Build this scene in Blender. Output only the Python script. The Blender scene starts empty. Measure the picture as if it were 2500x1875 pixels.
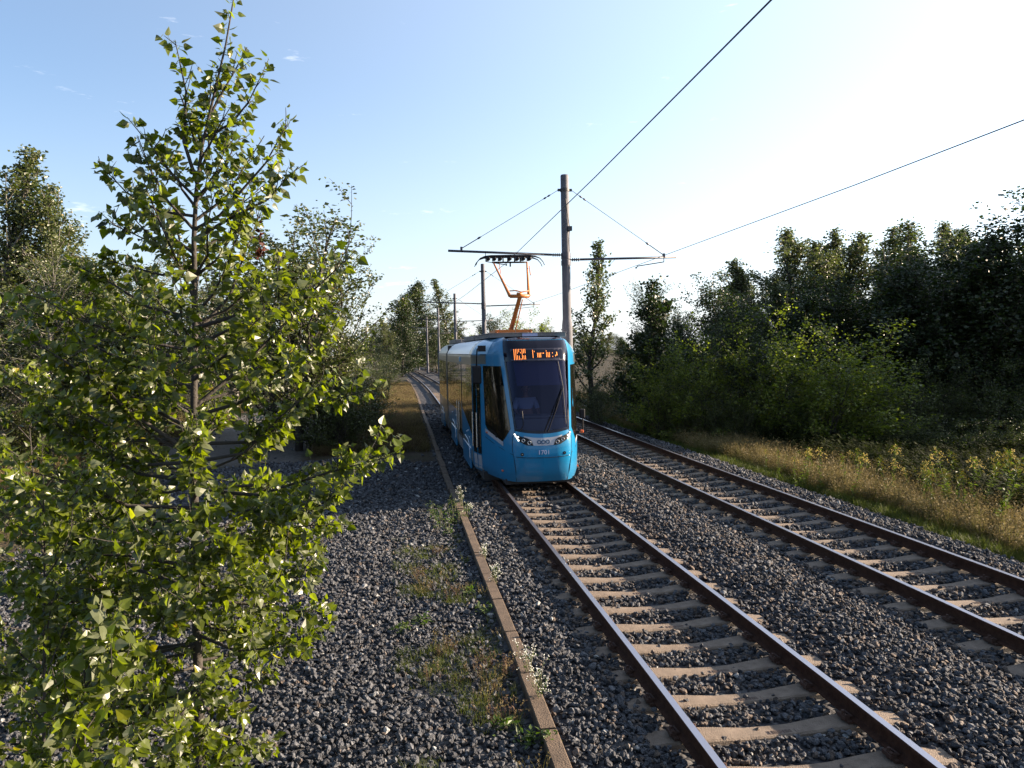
import bpy, bmesh, math, random
import numpy as np
from mathutils import Vector, Matrix, Euler
sc = bpy.context.scene
COL = sc.collection
R = math.radians
# ------------------------------------------------------------ camera
CAMZ = 3.166
cam_d = bpy.data.cameras.new('camera'); cam = bpy.data.objects.new('camera', cam_d); COL.objects.link(cam)
cam_d.sensor_width = 36; cam_d.lens = 1826 / 2500 * 36; cam_d.clip_start = .05; cam_d.clip_end = 3000
cam.matrix_world = Matrix.Translation((0, 0, CAMZ)) @ Euler((R(90 - 2.605), 0, 0)).to_matrix().to_4x4() @ Matrix.Rotation(R(-1.209), 4, 'Z')
sc.camera = cam
# ------------------------------------------------------------ world + sun
SUN_AZ, SUN_EL = 79, 16.5          # azimuth clockwise from +Y (straight ahead)
w = bpy.data.worlds.new('World'); sc.world = w; w.use_nodes = True
nt = w.node_tree; nt.nodes.clear()
out = nt.nodes.new('ShaderNodeOutputWorld'); bg = nt.nodes.new('ShaderNodeBackground')
sky = nt.nodes.new('ShaderNodeTexSky'); sky.sky_type = 'NISHITA'; sky.sun_disc = False
sky.sun_elevation = R(SUN_EL); sky.sun_rotation = R(SUN_AZ)
sky.air_density = 1.0; sky.dust_density = 1.0; sky.ozone_density = 3.0; sky.altitude = 250
bg.inputs['Strength'].default_value = .05
# faint cirrus wisps
tc = nt.nodes.new('ShaderNodeTexCoord')
mp = nt.nodes.new('ShaderNodeMapping'); mp.inputs['Scale'].default_value = (5, 5, 24)
nz = nt.nodes.new('ShaderNodeTexNoise'); nz.inputs['Scale'].default_value = 2.2; nz.inputs['Detail'].default_value = 6; nz.inputs['Roughness'].default_value = .6
rp = nt.nodes.new('ShaderNodeMapRange'); rp.inputs[1].default_value = .66; rp.inputs[2].default_value = .82; rp.inputs[3].default_value = 0; rp.inputs[4].default_value = .42
mx = nt.nodes.new('ShaderNodeMixRGB'); mx.inputs[2].default_value = (9.5, 9.0, 8.8, 1)
L = nt.links.new
L(tc.outputs['Generated'], mp.inputs['Vector']); L(mp.outputs[0], nz.inputs['Vector']); L(nz.outputs['Fac'], rp.inputs[0])
# hazy aureole of the low sun: bright veil that falls off with the angle from the sun
sun_v = (math.sin(R(SUN_AZ)) * math.cos(R(SUN_EL)), math.cos(R(SUN_AZ)) * math.cos(R(SUN_EL)), math.sin(R(SUN_EL)))
dp = nt.nodes.new('ShaderNodeVectorMath'); dp.operation = 'DOT_PRODUCT'; dp.inputs[1].default_value = sun_v; L(tc.outputs['Generated'], dp.inputs[0])
au = nt.nodes.new('ShaderNodeMapRange'); au.inputs[1].default_value = -1.2; au.inputs[2].default_value = 1; L(dp.outputs['Value'], au.inputs[0])
pw = nt.nodes.new('ShaderNodeMath'); pw.operation = 'POWER'; pw.inputs[1].default_value = 2.5; L(au.outputs[0], pw.inputs[0])
am = nt.nodes.new('ShaderNodeMixRGB'); am.blend_type = 'ADD'; am.inputs[2].default_value = (3.8, 4.05, 4.4, 1); L(pw.outputs[0], am.inputs[0]); 
# pale ground haze low over the horizon
sx = nt.nodes.new('ShaderNodeSeparateXYZ'); L(tc.outputs['Generated'], sx.inputs[0])
hm = nt.nodes.new('ShaderNodeMapRange'); hm.inputs[1].default_value = .34; hm.inputs[2].default_value = .0; hm.inputs[3].default_value = 0; hm.inputs[4].default_value = 1; L(sx.outputs['Z'], hm.inputs[0])
hp = nt.nodes.new('ShaderNodeMath'); hp.operation = 'POWER'; hp.inputs[1].default_value = 1.7; L(hm.outputs[0], hp.inputs[0])
hx = nt.nodes.new('ShaderNodeMixRGB'); hx.inputs[2].default_value = (3.4, 3.45, 3.7, 1); hq = nt.nodes.new('ShaderNodeMath'); hq.operation = 'MULTIPLY'; hq.inputs[1].default_value = .75; L(hp.outputs[0], hq.inputs[0]); L(hq.outputs[0], hx.inputs[0])
L(sky.outputs[0], hx.inputs[1]); L(hx.outputs[0], am.inputs[1])
L(rp.outputs[0], mx.inputs[0]); L(am.outputs[0], mx.inputs[1]); L(mx.outputs[0], bg.inputs['Color']); L(bg.outputs[0], out.inputs['Surface'])
sd = bpy.data.lights.new('sun', 'SUN'); sd.energy = 5; sd.angle = R(.5); sd.color = (1, .80, .60)
sun = bpy.data.objects.new('sun', sd); COL.objects.link(sun)
sdir = Vector((math.sin(R(SUN_AZ)) * math.cos(R(SUN_EL)), math.cos(R(SUN_AZ)) * math.cos(R(SUN_EL)), math.sin(R(SUN_EL))))
sun.rotation_euler = sdir.to_track_quat('Z', 'Y').to_euler()
sc.view_settings.view_transform = 'Standard'; sc.view_settings.look = 'None'
sc.view_settings.exposure = 2.25; sc.view_settings.gamma = 1
sc.cycles.max_bounces = 7; sc.cycles.transparent_max_bounces = 12; sc.cycles.diffuse_bounces = 3; sc.cycles.glossy_bounces = 3
sc.cycles.use_denoising = True
sc.cycles.use_adaptive_sampling = True

# ------------------------------------------------------------ material helper
def mat(name, col=(.5, .5, .5), rough=.6, metal=0, noise=None, bump=0, bscale=30, coat=0, spec=.5, emit=None, col2=None, nscale=5, obj=True, alpha=None):
    m = bpy.data.materials.new(name); m.use_nodes = True; n = m.node_tree; b = n.nodes['Principled BSDF']
    b.inputs['Roughness'].default_value = rough; b.inputs['Metallic'].default_value = metal
    b.inputs['Specular IOR Level'].default_value = spec; b.inputs['Coat Weight'].default_value = coat
    b.inputs['Base Color'].default_value = (*col, 1)
    if emit: b.inputs['Emission Color'].default_value = (*emit[0], 1); b.inputs['Emission Strength'].default_value = emit[1]
    t = n.nodes.new('ShaderNodeTexCoord')
    if col2:
        x = n.nodes.new('ShaderNodeTexNoise'); x.inputs['Scale'].default_value = nscale; x.inputs['Detail'].default_value = 6; x.inputs['Roughness'].default_value = .65
        n.links.new(t.outputs['Object'], x.inputs['Vector'])
        r = n.nodes.new('ShaderNodeValToRGB'); r.color_ramp.elements[0].position = .35; r.color_ramp.elements[1].position = .65
        r.color_ramp.elements[0].color = (*col, 1); r.color_ramp.elements[1].color = (*col2, 1)
        n.links.new(x.outputs['Fac'], r.inputs[0]); n.links.new(r.outputs[0], b.inputs['Base Color'])
    if bump:
        y = n.nodes.new('ShaderNodeTexNoise'); y.inputs['Scale'].default_value = bscale; y.inputs['Detail'].default_value = 5
        n.links.new(t.outputs['Object'], y.inputs['Vector'])
        q = n.nodes.new('ShaderNodeBump'); q.inputs['Strength'].default_value = bump; q.inputs['Distance'].default_value = .02
        n.links.new(y.outputs['Fac'], q.inputs['Height']); n.links.new(q.outputs[0], b.inputs['Normal'])
    return m

def leafmat(name, c1, c2, tcol, trans=.45, rough=.38, spec=.5, under=None):
    """leaf: glossy front mixed with translucency; 'var' attribute shifts the hue leaf by leaf"""
    m = bpy.data.materials.new(name); m.use_nodes = True; n = m.node_tree; b = n.nodes['Principled BSDF']; o = n.nodes['Material Output']
    a = n.nodes.new('ShaderNodeAttribute'); a.attribute_name = 'var'
    r = n.nodes.new('ShaderNodeValToRGB'); r.color_ramp.elements[0].color = (*c1, 1); r.color_ramp.elements[1].color = (*c2, 1)
    r.color_ramp.elements[1].position = .93
    e = r.color_ramp.elements.new(.99); e.color = (min(c2[0] * 2.0, .5), c2[1] * 1.15, c2[2], 1)
    n.links.new(a.outputs['Fac'], r.inputs[0])
    col = r.outputs[0]
    if under:
        g = n.nodes.new('ShaderNodeNewGeometry'); x = n.nodes.new('ShaderNodeMixRGB'); x.inputs[2].default_value = (*under, 1)
        n.links.new(g.outputs['Backfacing'], x.inputs[0]); n.links.new(col, x.inputs[1]); col = x.outputs[0]
    n.links.new(col, b.inputs['Base Color']); b.inputs['Roughness'].default_value = rough; b.inputs['Specular IOR Level'].default_value = spec
    t = n.nodes.new('ShaderNodeBsdfTranslucent'); h = n.nodes.new('ShaderNodeMixRGB'); h.blend_type = 'MULTIPLY'; h.inputs[0].default_value = 1
    h.inputs[2].default_value = (*tcol, 1); n.links.new(r.outputs[0], h.inputs[1]); n.links.new(h.outputs[0], t.inputs['Color'])
    x = n.nodes.new('ShaderNodeMixShader'); x.inputs[0].default_value = trans
    n.links.new(b.outputs[0], x.inputs[1]); n.links.new(t.outputs[0], x.inputs[2]); n.links.new(x.outputs[0], o.inputs['Surface'])
    return m

# ------------------------------------------------------------ object helpers
def tag(o, label=None, cat=None, group=None, kind=None):
    if label: o['label'] = label
    if cat: o['category'] = cat
    if group: o['group'] = group
    if kind: o['kind'] = kind
    return o
def empty(name, loc, label, cat, group=None, rz=0):
    o = bpy.data.objects.new(name, None); COL.objects.link(o); o.location = loc; o.rotation_euler = (0, 0, rz); o.empty_display_size = .1
    return tag(o, label, cat, group)
def ob(name, me, parent=None, mats=None, loc=None):
    o = bpy.data.objects.new(name, me); COL.objects.link(o)
    if parent: o.parent = parent
    if loc is not None: o.location = loc
    if mats:
        for m in (mats if isinstance(mats, (list, tuple)) else [mats]): me.materials.append(m)
    return o
def npmesh(name, V, F, smooth=False, mi=None, attrs=None):
    """V (n,3); F list of arrays each (m,k)"""
    me = bpy.data.meshes.new(name); V = np.asarray(V, np.float32)
    if not isinstance(F, list): F = [F]
    F = [np.asarray(f, np.int32) for f in F if len(f)]
    me.vertices.add(len(V)); me.vertices.foreach_set('co', V.ravel())
    idx = np.concatenate([f.ravel() for f in F]); cnt = np.concatenate([np.full(len(f), f.shape[1], np.int32) for f in F])
    st = np.concatenate([[0], np.cumsum(cnt)[:-1]]).astype(np.int32)
    me.loops.add(len(idx)); me.loops.foreach_set('vertex_index', idx)
    me.polygons.add(len(cnt)); me.polygons.foreach_set('loop_start', st); me.polygons.foreach_set('loop_total', cnt)
    if mi is not None: me.polygons.foreach_set('material_index', np.asarray(mi, np.int32))
    me.polygons.foreach_set('use_smooth', np.full(len(cnt), smooth))
    for k, v in (attrs or {}).items():
        a = me.attributes.new(k, 'FLOAT', 'POINT'); a.data.foreach_set('value', np.asarray(v, np.float32))
    me.update(calc_edges=True); return me
class MB:
    """collects shapes; build() links them as ONE mesh object"""
    def __init__(s): s.v = []; s.f = []; s.m = []
    def add(s, vs, fs, mi=0):
        k = len(s.v); s.v += [tuple(v) for v in vs]; s.f += [tuple(i + k for i in f) for f in fs]; s.m += [mi] * len(fs); return s
    def box(s, c, d, mi=0, M=None):
        hx, hy, hz = d[0] / 2, d[1] / 2, d[2] / 2
        vs = [Vector((c[0] + x * hx, c[1] + y * hy, c[2] + z * hz)) if M is None else Vector(c) + M @ Vector((x * hx, y * hy, z * hz)) for x in (-1, 1) for y in (-1, 1) for z in (-1, 1)]
        return s.add(vs, [(0, 1, 3, 2), (4, 6, 7, 5), (0, 4, 5, 1), (2, 3, 7, 6), (0, 2, 6, 4), (1, 5, 7, 3)], mi)
    def tube(s, pts, rad, n=8, mi=0, caps=True):
        pts = [Vector(p) for p in pts]; rad = rad if isinstance(rad, (list, tuple)) else [rad] * len(pts)
        k = len(s.v); up = None
        for i, p in enumerate(pts):
            d = (pts[min(i + 1, len(pts) - 1)] - pts[max(i - 1, 0)]).normalized()
            if up is None: up = Vector((0, 0, 1)) if abs(d.z) < .9 else Vector((1, 0, 0))
            a = d.cross(up); a = a.normalized() if a.length > 1e-6 else Vector((1, 0, 0)); up = a.cross(d).normalized(); 
            for j in range(n):
                t = 2 * math.pi * j / n; s.v.append(tuple(p + (a * math.cos(t) + up * math.sin(t)) * rad[i]))
        for i in range(len(pts) - 1):
            for j in range(n):
                s.f.append((k + i * n + j, k + i * n + (j + 1) % n, k + (i + 1) * n + (j + 1) % n, k + (i + 1) * n + j)); s.m.append(mi)
        if caps:
            s.f.append(tuple(k + j for j in range(n))[::-1]); s.m.append(mi)
            e = k + (len(pts) - 1) * n; s.f.append(tuple(e + j for j in range(n))); s.m.append(mi)
        return s
    def build(s, name, mats, parent=None, smooth=False, bevel=0):
        me = bpy.data.meshes.new(name); me.from_pydata(s.v, [], s.f); me.polygons.foreach_set('material_index', s.m)
        if smooth: me.polygons.foreach_set('use_smooth', [True] * len(s.f))
        me.update(); o = ob(name, me, parent, mats)
        if bevel:
            b = o.modifiers.new('bevel', 'BEVEL'); b.width = bevel; b.segments = 2; b.limit_method = 'ANGLE'
        return o

# ------------------------------------------------------------ track geometry
_ks = np.array([0, 8, 16, 26, 40, 60, 90, 130.])
_kp = np.array([-.00913162, -.00094975, .00116442, -.00018501, .00024829, -.00106487, -.00014925, -.00103658])
SS = np.arange(0, 260, .5); _th = R(-6.237) + np.cumsum(np.interp(SS, _ks, _kp)) * .5
CX = 2.596 + np.cumsum(np.sin(_th)) * .5; CY = 2 + np.cumsum(np.cos(_th)) * .5
SS = np.concatenate([np.arange(-30, 0, .5), SS]); CX = np.concatenate([CX[0] + np.arange(-30, 0, .5) * math.sin(_th[0]), CX]); CY = np.concatenate([CY[0] + np.arange(-30, 0, .5) * math.cos(_th[0]), CY]); _th = np.concatenate([np.full(60, _th[0]), _th])
def tp(s, off=0):
    x = np.interp(s, SS, CX); y = np.interp(s, SS, CY); t = np.interp(s, SS, _th)
    return x + off * np.cos(t), y - off * np.sin(t), t
def tv(s, off, z): x, y, t = tp(s, off); return Vector((float(x), float(y), z))
def toso(x, y):
    """world -> (s, off) by y-lookup along the centre line (track is a single-valued function of y)"""
    s = np.interp(y, CY, SS)
    for _ in range(3):
        cx, cy, t = tp(s); s = s + (x - cx) * np.sin(t) + (y - cy) * np.cos(t)
    cx, cy, t = tp(s); return s, (x - cx) * np.cos(t) - (y - cy) * np.sin(t)
D2 = 3.915                       # centre of the right track
_po = np.array([-60, -30, -12, -6, -2.0, -1.75, -1.3, -1.05, -.85, .85, 1.05, 1.3, 1.7, 2.2, 2.6, 2.85, 3.05, 4.8, 5.0, 5.3, 5.7, 6.3, 9, 14, 25, 60])
_pz = np.array([.3, -.05, -.1, -.08, -.06, -.02, .0, -.02, -.055, -.055, -.05, -.03, .02, .02, -.03, -.05, -.055, -.055, -.025, -.01, -.06, -.22, -.40, -.85, -1.0, -.3])
def gz(x, y):
    s, o = toso(x, y); z = np.interp(o, _po, _pz)
    z = z + .018 * np.sin(x * 2.1 + 1.3 * np.sin(y * 1.1)) * np.sin(y * 1.7 + .5) * ((np.abs(o) > 1.3) & (np.abs(o - D2) > 1.3))
    return z
def P(x, y): return (x, y, float(gz(np.float64(x), np.float64(y))))
rng = np.random.default_rng(7); random.seed(7)
# ------------------------------------------------------------ ground sheet
def axis(fine0, fine1, step, far, g=1.12):
    a = list(np.arange(fine0, fine1, step)); d = step
    while a[-1] < far[1]: d *= g; a.append(a[-1] + d)
    d = step; b = []; x = fine0
    while x > far[0]: d *= g; x -= d; b.append(x)
    return np.array(b[::-1] + a)
gx = axis(-9, 12, .14, (-700, 700)); gy = axis(1, 30, .14, (-60, 1300), 1.05)
GX, GY = np.meshgrid(gx, gy); ZZ = gz(GX, GY)
ZZ = np.where((GY > 260) | (np.abs(GX) > 120), -.3, ZZ)
ny, nx = GX.shape; ii = np.arange(ny * nx).reshape(ny, nx)
GF = np.stack([ii[:-1, :-1], ii[:-1, 1:], ii[1:, 1:], ii[1:, :-1]], -1).reshape(-1, 4)
gs, go = toso(GX.ravel(), GY.ravel())
def sstep(a, b, x): t = np.clip((x - a) / (b - a), 0, 1); return t * t * (3 - 2 * t)
def wob(x, y, k=1.0): return .5 * np.sin(x * .9 * k + 1.7 * np.sin(y * .7 * k)) + .3 * np.sin(y * 1.9 * k + x * .6) + .2 * np.sin(x * 3.1 * k - y * 2.3 * k)
def gravel_mask(s, o, x, y):
    """1 = stone ballast, 0 = soil"""
    wv = wob(x, y)
    right = 1 - sstep(5.75, 6.05, o + .12 * wv)
    l1 = sstep(-9.5, -8.8, o + .5 * wv)
    l2 = np.where(y > 22 + wv, sstep(-2.0, -1.9, o), 1)
    return right * l1 * l2
gm = gravel_mask(gs, go, GX.ravel(), GY.ravel())
GX_, GY_ = GX.ravel(), GY.ravel()
path = sstep(-11.5, -10.8, go + .3 * wob(GX_, GY_)) * (1 - sstep(-6.4, -5.8, go + .3 * wob(GY_, GX_))) * sstep(21, 23, GY_)
gme = npmesh('ground', np.stack([GX_, GY_, ZZ.ravel()], 1), GF, True, attrs={'gravel': gm, 'path': path, 'off': go})
def ground_mat():
    m = bpy.data.materials.new('ground'); m.use_nodes = True; n = m.node_tree; b = n.nodes['Principled BSDF']; K = n.links.new
    tc = n.nodes.new('ShaderNodeTexCoord')
    def at(k): a = n.nodes.new('ShaderNodeAttribute'); a.attribute_name = k; return a.outputs['Fac']
    def noise(s, d=6): x = n.nodes.new('ShaderNodeTexNoise'); x.inputs['Scale'].default_value = s; x.inputs['Detail'].default_value = d; K(tc.outputs['Object'], x.inputs['Vector']); return x.outputs['Fac']
    def ramp(f, *st):
        r = n.nodes.new('ShaderNodeValToRGB'); el = r.color_ramp.elements
        for i, (p_, c) in enumerate(st):
            e = el[i] if i < 2 else el.new(p_)
            e.position = p_; e.color = (*c, 1)
        K(f, r.inputs[0]); return r.outputs[0]
    def mixc(f, a, c): x = n.nodes.new('ShaderNodeMixRGB'); K(f, x.inputs[0]); K(a, x.inputs[1]); K(c, x.inputs[2]); return x.outputs[0]
    soil = ramp(noise(1.6), (.3, (.022, .016, .011)), (.5, (.045, .034, .018)), (.7, (.022, .028, .010)))
    vo = n.nodes.new('ShaderNodeTexVoronoi'); vo.inputs['Scale'].default_value = 17; K(tc.outputs['Object'], vo.inputs['Vector'])
    sp = n.nodes.new('ShaderNodeSeparateColor'); K(vo.outputs['Color'], sp.inputs[0])
    grav = ramp(sp.outputs[0], (0, (.018, .018, .020)), (.5, (.036, .036, .040)), (1, (.08, .08, .08)))
    pth = ramp(noise(9), (.3, (.075, .07, .065)), (.7, (.13, .12, .11)))
    c = mixc(at('path'), soil, pth); c = mixc(at('gravel'), c, grav); K(c, b.inputs['Base Color']); b.inputs['Roughness'].default_value = .9
    b.inputs['Specular IOR Level'].default_value = .2
    bp = n.nodes.new('ShaderNodeBump'); bp.inputs['Strength'].default_value = 1; bp.inputs['Distance'].default_value = .03; bp.invert = True
    K(vo.outputs['Distance'], bp.inputs['Height']); K(bp.outputs[0], b.inputs['Normal'])
    return m
tag(ob('ground', gme, None, ground_mat()), 'dark soil and trackbed ground running out to the horizon', 'ground', kind='structure')

# ------------------------------------------------------------ scatter (points -> instances of variants), for stuff only
def hidden_collection(name): return bpy.data.collections.new(name)
def scatter(name, pts, rot, scl, idx, tint, coll, label, cat):
    me = bpy.data.meshes.new(name); n = len(pts); me.vertices.add(n); me.vertices.foreach_set('co', np.asarray(pts, np.float32).ravel())
    a = me.attributes.new('rot', 'FLOAT_VECTOR', 'POINT'); a.data.foreach_set('vector', np.asarray(rot, np.float32).ravel())
    a = me.attributes.new('scl', 'FLOAT', 'POINT'); a.data.foreach_set('value', np.asarray(scl, np.float32))
    a = me.attributes.new('idx', 'INT', 'POINT'); a.data.foreach_set('value', np.asarray(idx, np.int32))
    a = me.attributes.new('tint', 'FLOAT', 'POINT'); a.data.foreach_set('value', np.asarray(tint, np.float32))
    o = ob(name, me); g = bpy.data.node_groups.new(name, 'GeometryNodeTree')
    g.interface.new_socket('Geometry', in_out='INPUT', socket_type='NodeSocketGeometry'); g.interface.new_socket('Geometry', in_out='OUTPUT', socket_type='NodeSocketGeometry')
    gi = g.nodes.new('NodeGroupInput'); go_ = g.nodes.new('NodeGroupOutput'); ip = g.nodes.new('GeometryNodeInstanceOnPoints')
    ci = g.nodes.new('GeometryNodeCollectionInfo'); ci.inputs['Collection'].default_value = coll; ci.inputs['Separate Children'].default_value = True; ci.inputs['Reset Children'].default_value = True
    def na(k, t): x = g.nodes.new('GeometryNodeInputNamedAttribute'); x.data_type = t; x.inputs['Name'].default_value = k; return x.outputs['Attribute']
    K = g.links.new
    K(gi.outputs[0], ip.inputs['Points']); K(ci.outputs[0], ip.inputs['Instance']); ip.inputs['Pick Instance'].default_value = True
    K(na('idx', 'INT'), ip.inputs['Instance Index']); K(na('rot', 'FLOAT_VECTOR'), ip.inputs['Rotation']); K(na('scl', 'FLOAT'), ip.inputs['Scale'])
    K(ip.outputs[0], go_.inputs[0])
    md = o.modifiers.new('scatter', 'NODES'); md.node_group = g
    return tag(o, label, cat, kind='stuff')
def tintmat(name, stops, rough=.85, bump=.6, trans=0, spec=.3):
    m = bpy.data.materials.new(name); m.use_nodes = True; n = m.node_tree; b = n.nodes['Principled BSDF']
    a = n.nodes.new('ShaderNodeAttribute'); a.attribute_type = 'INSTANCER'; a.attribute_name = 'tint'
    r = n.nodes.new('ShaderNodeValToRGB'); el = r.color_ramp.elements
    for i, (p_, c) in enumerate(stops):
        e = el[i] if i < 2 else el.new(p_)
        e.position = p_; e.color = (*c, 1)
    n.links.new(a.outputs['Fac'], r.inputs[0]); col = r.outputs[0]
    b.inputs['Roughness'].default_value = rough; b.inputs['Specular IOR Level'].default_value = spec
    if bump:
        t = n.nodes.new('ShaderNodeTexCoord'); x = n.nodes.new('ShaderNodeTexNoise'); x.inputs['Scale'].default_value = 2.2; x.inputs['Detail'].default_value = 8; n.links.new(t.outputs['Object'], x.inputs['Vector'])
        h = n.nodes.new('ShaderNodeMixRGB'); h.blend_type = 'MULTIPLY'; h.inputs[0].default_value = .8; q = n.nodes.new('ShaderNodeMapRange'); q.inputs[3].default_value = .35; q.inputs[4].default_value = 1.6
        n.links.new(x.outputs['Fac'], q.inputs[0]); n.links.new(col, h.inputs[1]); n.links.new(q.outputs[0], h.inputs[2]); col = h.outputs[0]
        y = n.nodes.new('ShaderNodeBump'); y.inputs['Strength'].default_value = bump; y.inputs['Distance'].default_value = .15; n.links.new(x.outputs['Fac'], y.inputs['Height']); n.links.new(y.outputs[0], b.inputs['Normal'])
    n.links.new(col, b.inputs['Base Color'])
    if trans:
        t = n.nodes.new('ShaderNodeBsdfTranslucent'); n.links.new(col, t.inputs['Color']); x = n.nodes.new('ShaderNodeMixShader'); x.inputs[0].default_value = trans
        n.links.new(b.outputs[0], x.inputs[1]); n.links.new(t.outputs[0], x.inputs[2]); n.links.new(x.outputs[0], n.nodes['Material Output'].inputs['Surface'])
    return m
stone_m = tintmat('ballast_stone', [(0, (.016, .0175, .021)), (.3, (.047, .049, .054)), (.72, (.112, .116, .124)), (.8, (.070, .055, .045)), (.93, (.11, .085, .068)), (1, (.26, .26, .25))])
rocks = hidden_collection('stone_shapes')
for k in range(12):
    bm = bmesh.new()
    for i in range(16):
        v = Vector(rng.normal(size=3)); v.normalize(); v *= rng.uniform(.8, 1.0); v.x *= rng.uniform(.9, 1.1); bm.verts.new((v.x * .62, v.y * rng.uniform(.4, .5), v.z * .34))
    r = bmesh.ops.convex_hull(bm, input=bm.verts); bmesh.ops.delete(bm, geom=list({g for g in r['geom_interior'] if isinstance(g, bmesh.types.BMVert)}), context='VERTS')
    bmesh.ops.bevel(bm, geom=bm.edges[:], offset=.03, segments=1, affect='EDGES')
    me = bpy.data.meshes.new('stone%02d' % k); bm.to_mesh(me); bm.free(); me.materials.append(stone_m)
    rocks.objects.link(bpy.data.objects.new('stone%02d' % k, me))
def make_stones():
    PX, PY, SZ = [], [], []
    for y0, y1, rho, sz in [(2.6, 6, 760, .053), (6, 9, 680, .055), (9, 13, 480, .061), (13, 19, 280, .074), (19, 28, 170, .084), (28, 45, 80, .09)]:
        xl, xr = -.78 * y1 - 1.5, .74 * y1 + 1; xl = max(xl, -16); n = int((xr - xl) * (y1 - y0) * rho)
        PX.append(rng.uniform(xl, xr, n)); PY.append(rng.uniform(y0, y1, n)); SZ.append(sz * rng.lognormal(0, .24, n))
    x = np.concatenate(PX); y = np.concatenate(PY); sz = np.concatenate(SZ); s, o = toso(x, y)
    ok = rng.uniform(size=len(x)) < gravel_mask(s, o, x, y) + .012 * (o > -14) * (o < 8)
    ok &= (s > .5)
    for c in (0, D2):
        oo = o - c; ph = np.abs((s + .3) % .6 - .3)
        ok &= ~((np.abs(oo) < np.where((rng.uniform(size=len(x)) < .5) & (oo < 0) & (c == 0), .97, 1.17)) & (ph < .12 + sz * .3) & (rng.uniform(size=len(x)) > .03))
        for q in (-.7525, .7525): ok &= ~(np.abs(oo - q) < .085)
    ok &= ~((np.abs(o + 1.83) < .10))
    dirt = (o > -2.9) & (o < -1.9) & (s < 11) & (wob(x * 1.8, y * 1.5) > -.15)
    ok &= ~(dirt & (rng.uniform(size=len(x)) < .62))
    x, y, sz, s, o = x[ok], y[ok], sz[ok], s[ok], o[ok]
    z = gz(x, y) + sz * .12 + np.abs(rng.normal(0, .019, len(x)))
    brown = ((np.abs(o) < 1.3) | (np.abs(o - D2) < 1.3)) * .22 + .04 + ((o > 1.2) & (o < 2.9)) * .22
    t = rng.beta(2, 2.2, len(x)) * .74; ub = rng.uniform(size=len(x)); t = np.where(ub < brown, rng.uniform(.78, .95, len(x)), t); t = np.where(rng.uniform(size=len(x)) < .012, 1, t)
    rot = np.stack([rng.normal(0, .55, len(x)), rng.normal(0, .55, len(x)), rng.uniform(0, 6.28, len(x))], 1)
    scatter('ballast_stones', np.stack([x, y, z], 1), rot, sz, rng.integers(0, 12, len(x)), t, rocks, 'grey crushed stone ballast around and left of the tracks', 'ballast')
    print('stones', len(x))
make_stones()

# ------------------------------------------------------------ rails, sleepers, kerb
rail_side = mat('rail_rust', (.032, .014, .009), .85, 0, spec=.12, col2=(.060, .029, .018), nscale=14, bump=.4, bscale=60)
rail_top = mat('rail_polished', (.40, .38, .40), .32, .9)
prof = [(-.0625, .02), (-.0625, .03), (-.012, .045), (-.008, .06), (-.008, .125), (-.034, .137), (-.036, .160), (-.030, .170), (.030, .170), (.036, .160), (.034, .137), (.008, .125), (.008, .06), (.012, .045), (.0625, .03), (.0625, .02)]
def rail(off, label):
    ss = np.concatenate([np.arange(-8, 60, 1.), np.arange(60, 220, 3.)]); V = []; F = []; MI = []
    n = len(prof)
    for s in ss:
        for px, pz in prof: V.append(tv(s, off + px, pz))
    for i in range(len(ss) - 1):
        for j in range(n):
            F.append((i * n + j, (i + 1) * n + j, (i + 1) * n + (j + 1) % n, i * n + (j + 1) % n)); MI.append(1 if j in (7,) else 0)
    m = MB(); m.v = [tuple(v) for v in V]; m.f = F; m.m = MI
    return tag(m.build('rail', [rail_side, rail_top]), label, 'rail', 'steel rails of the two tracks')
rail(-.7525, 'rusty steel rail with shiny head, left rail of the tram\'s track')
rail(.7525, 'rusty steel rail with shiny head, right rail of the tram\'s track')
rail(D2 - .7525, 'rusty steel rail, left rail of the empty right track')
rail(D2 + .7525, 'rusty steel rail, right rail of the empty track beside the grass verge')

conc = mat('sleeper_concrete', (.098, .072, .050), .85, col2=(.165, .125, .090), nscale=7, bump=.5, bscale=90)
clip_m = mat('rail_clip', (.06, .03, .02), .7, .3)
def sleeper_mesh():
    st = [(-1.2, .11, -.05), (-1.16, .115, -.02), (-.95, .115, -.002), (-.62, .115, 0), (-.42, .102, -.012), (-.2, .088, -.03), (0, .088, -.034), (.2, .088, -.03), (.42, .102, -.012), (.62, .115, 0), (.95, .115, -.002), (1.16, .115, -.02), (1.2, .11, -.05)]
    V = []; F = []
    for x, h, z in st: V += [(x, -h - .03, z - .17), (x, -h - .004, z - .014), (x, -h + .012, z), (x, h - .012, z), (x, h + .004, z - .014), (x, h + .03, z - .17)]
    for i in range(len(st) - 1):
        for j in range(5): F.append((i * 6 + j, i * 6 + j + 1, (i + 1) * 6 + j + 1, (i + 1) * 6 + j))
    F += [(0, 5, 4, 3, 2, 1)]; e = (len(st) - 1) * 6; F += [tuple(e + k for k in range(6))]
    me = bpy.data.meshes.new('sleeper'); me.from_pydata(V, [], F); me.materials.append(conc); me.update(); return me
slm = sleeper_mesh()
def clip_mesh(sgn):
    m = MB(); m.box((0, 0, .012), (.20, .17, .022)); 
    for k in (-1, 1):
        m.box((k * .095, 0, .035), (.05, .11, .03)); m.tube([(k * .085, .05, .03), (k * .055, .05, .05), (k * .05, -.05, .05), (k * .1, -.045, .06), (k * .1, .02, .05)], .009, 6)
        m.tube([(k * .1, 0, .0), (k * .1, 0, .085)], .014, 6)
    me = bpy.data.meshes.new('rail_fastening'); me.from_pydata(m.v, [], m.f); me.materials.append(clip_m); me.update(); return me
clm = clip_mesh(1)
mark_m = mat('sleeper_stamp', (.12, .085, .065), .9)
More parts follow.
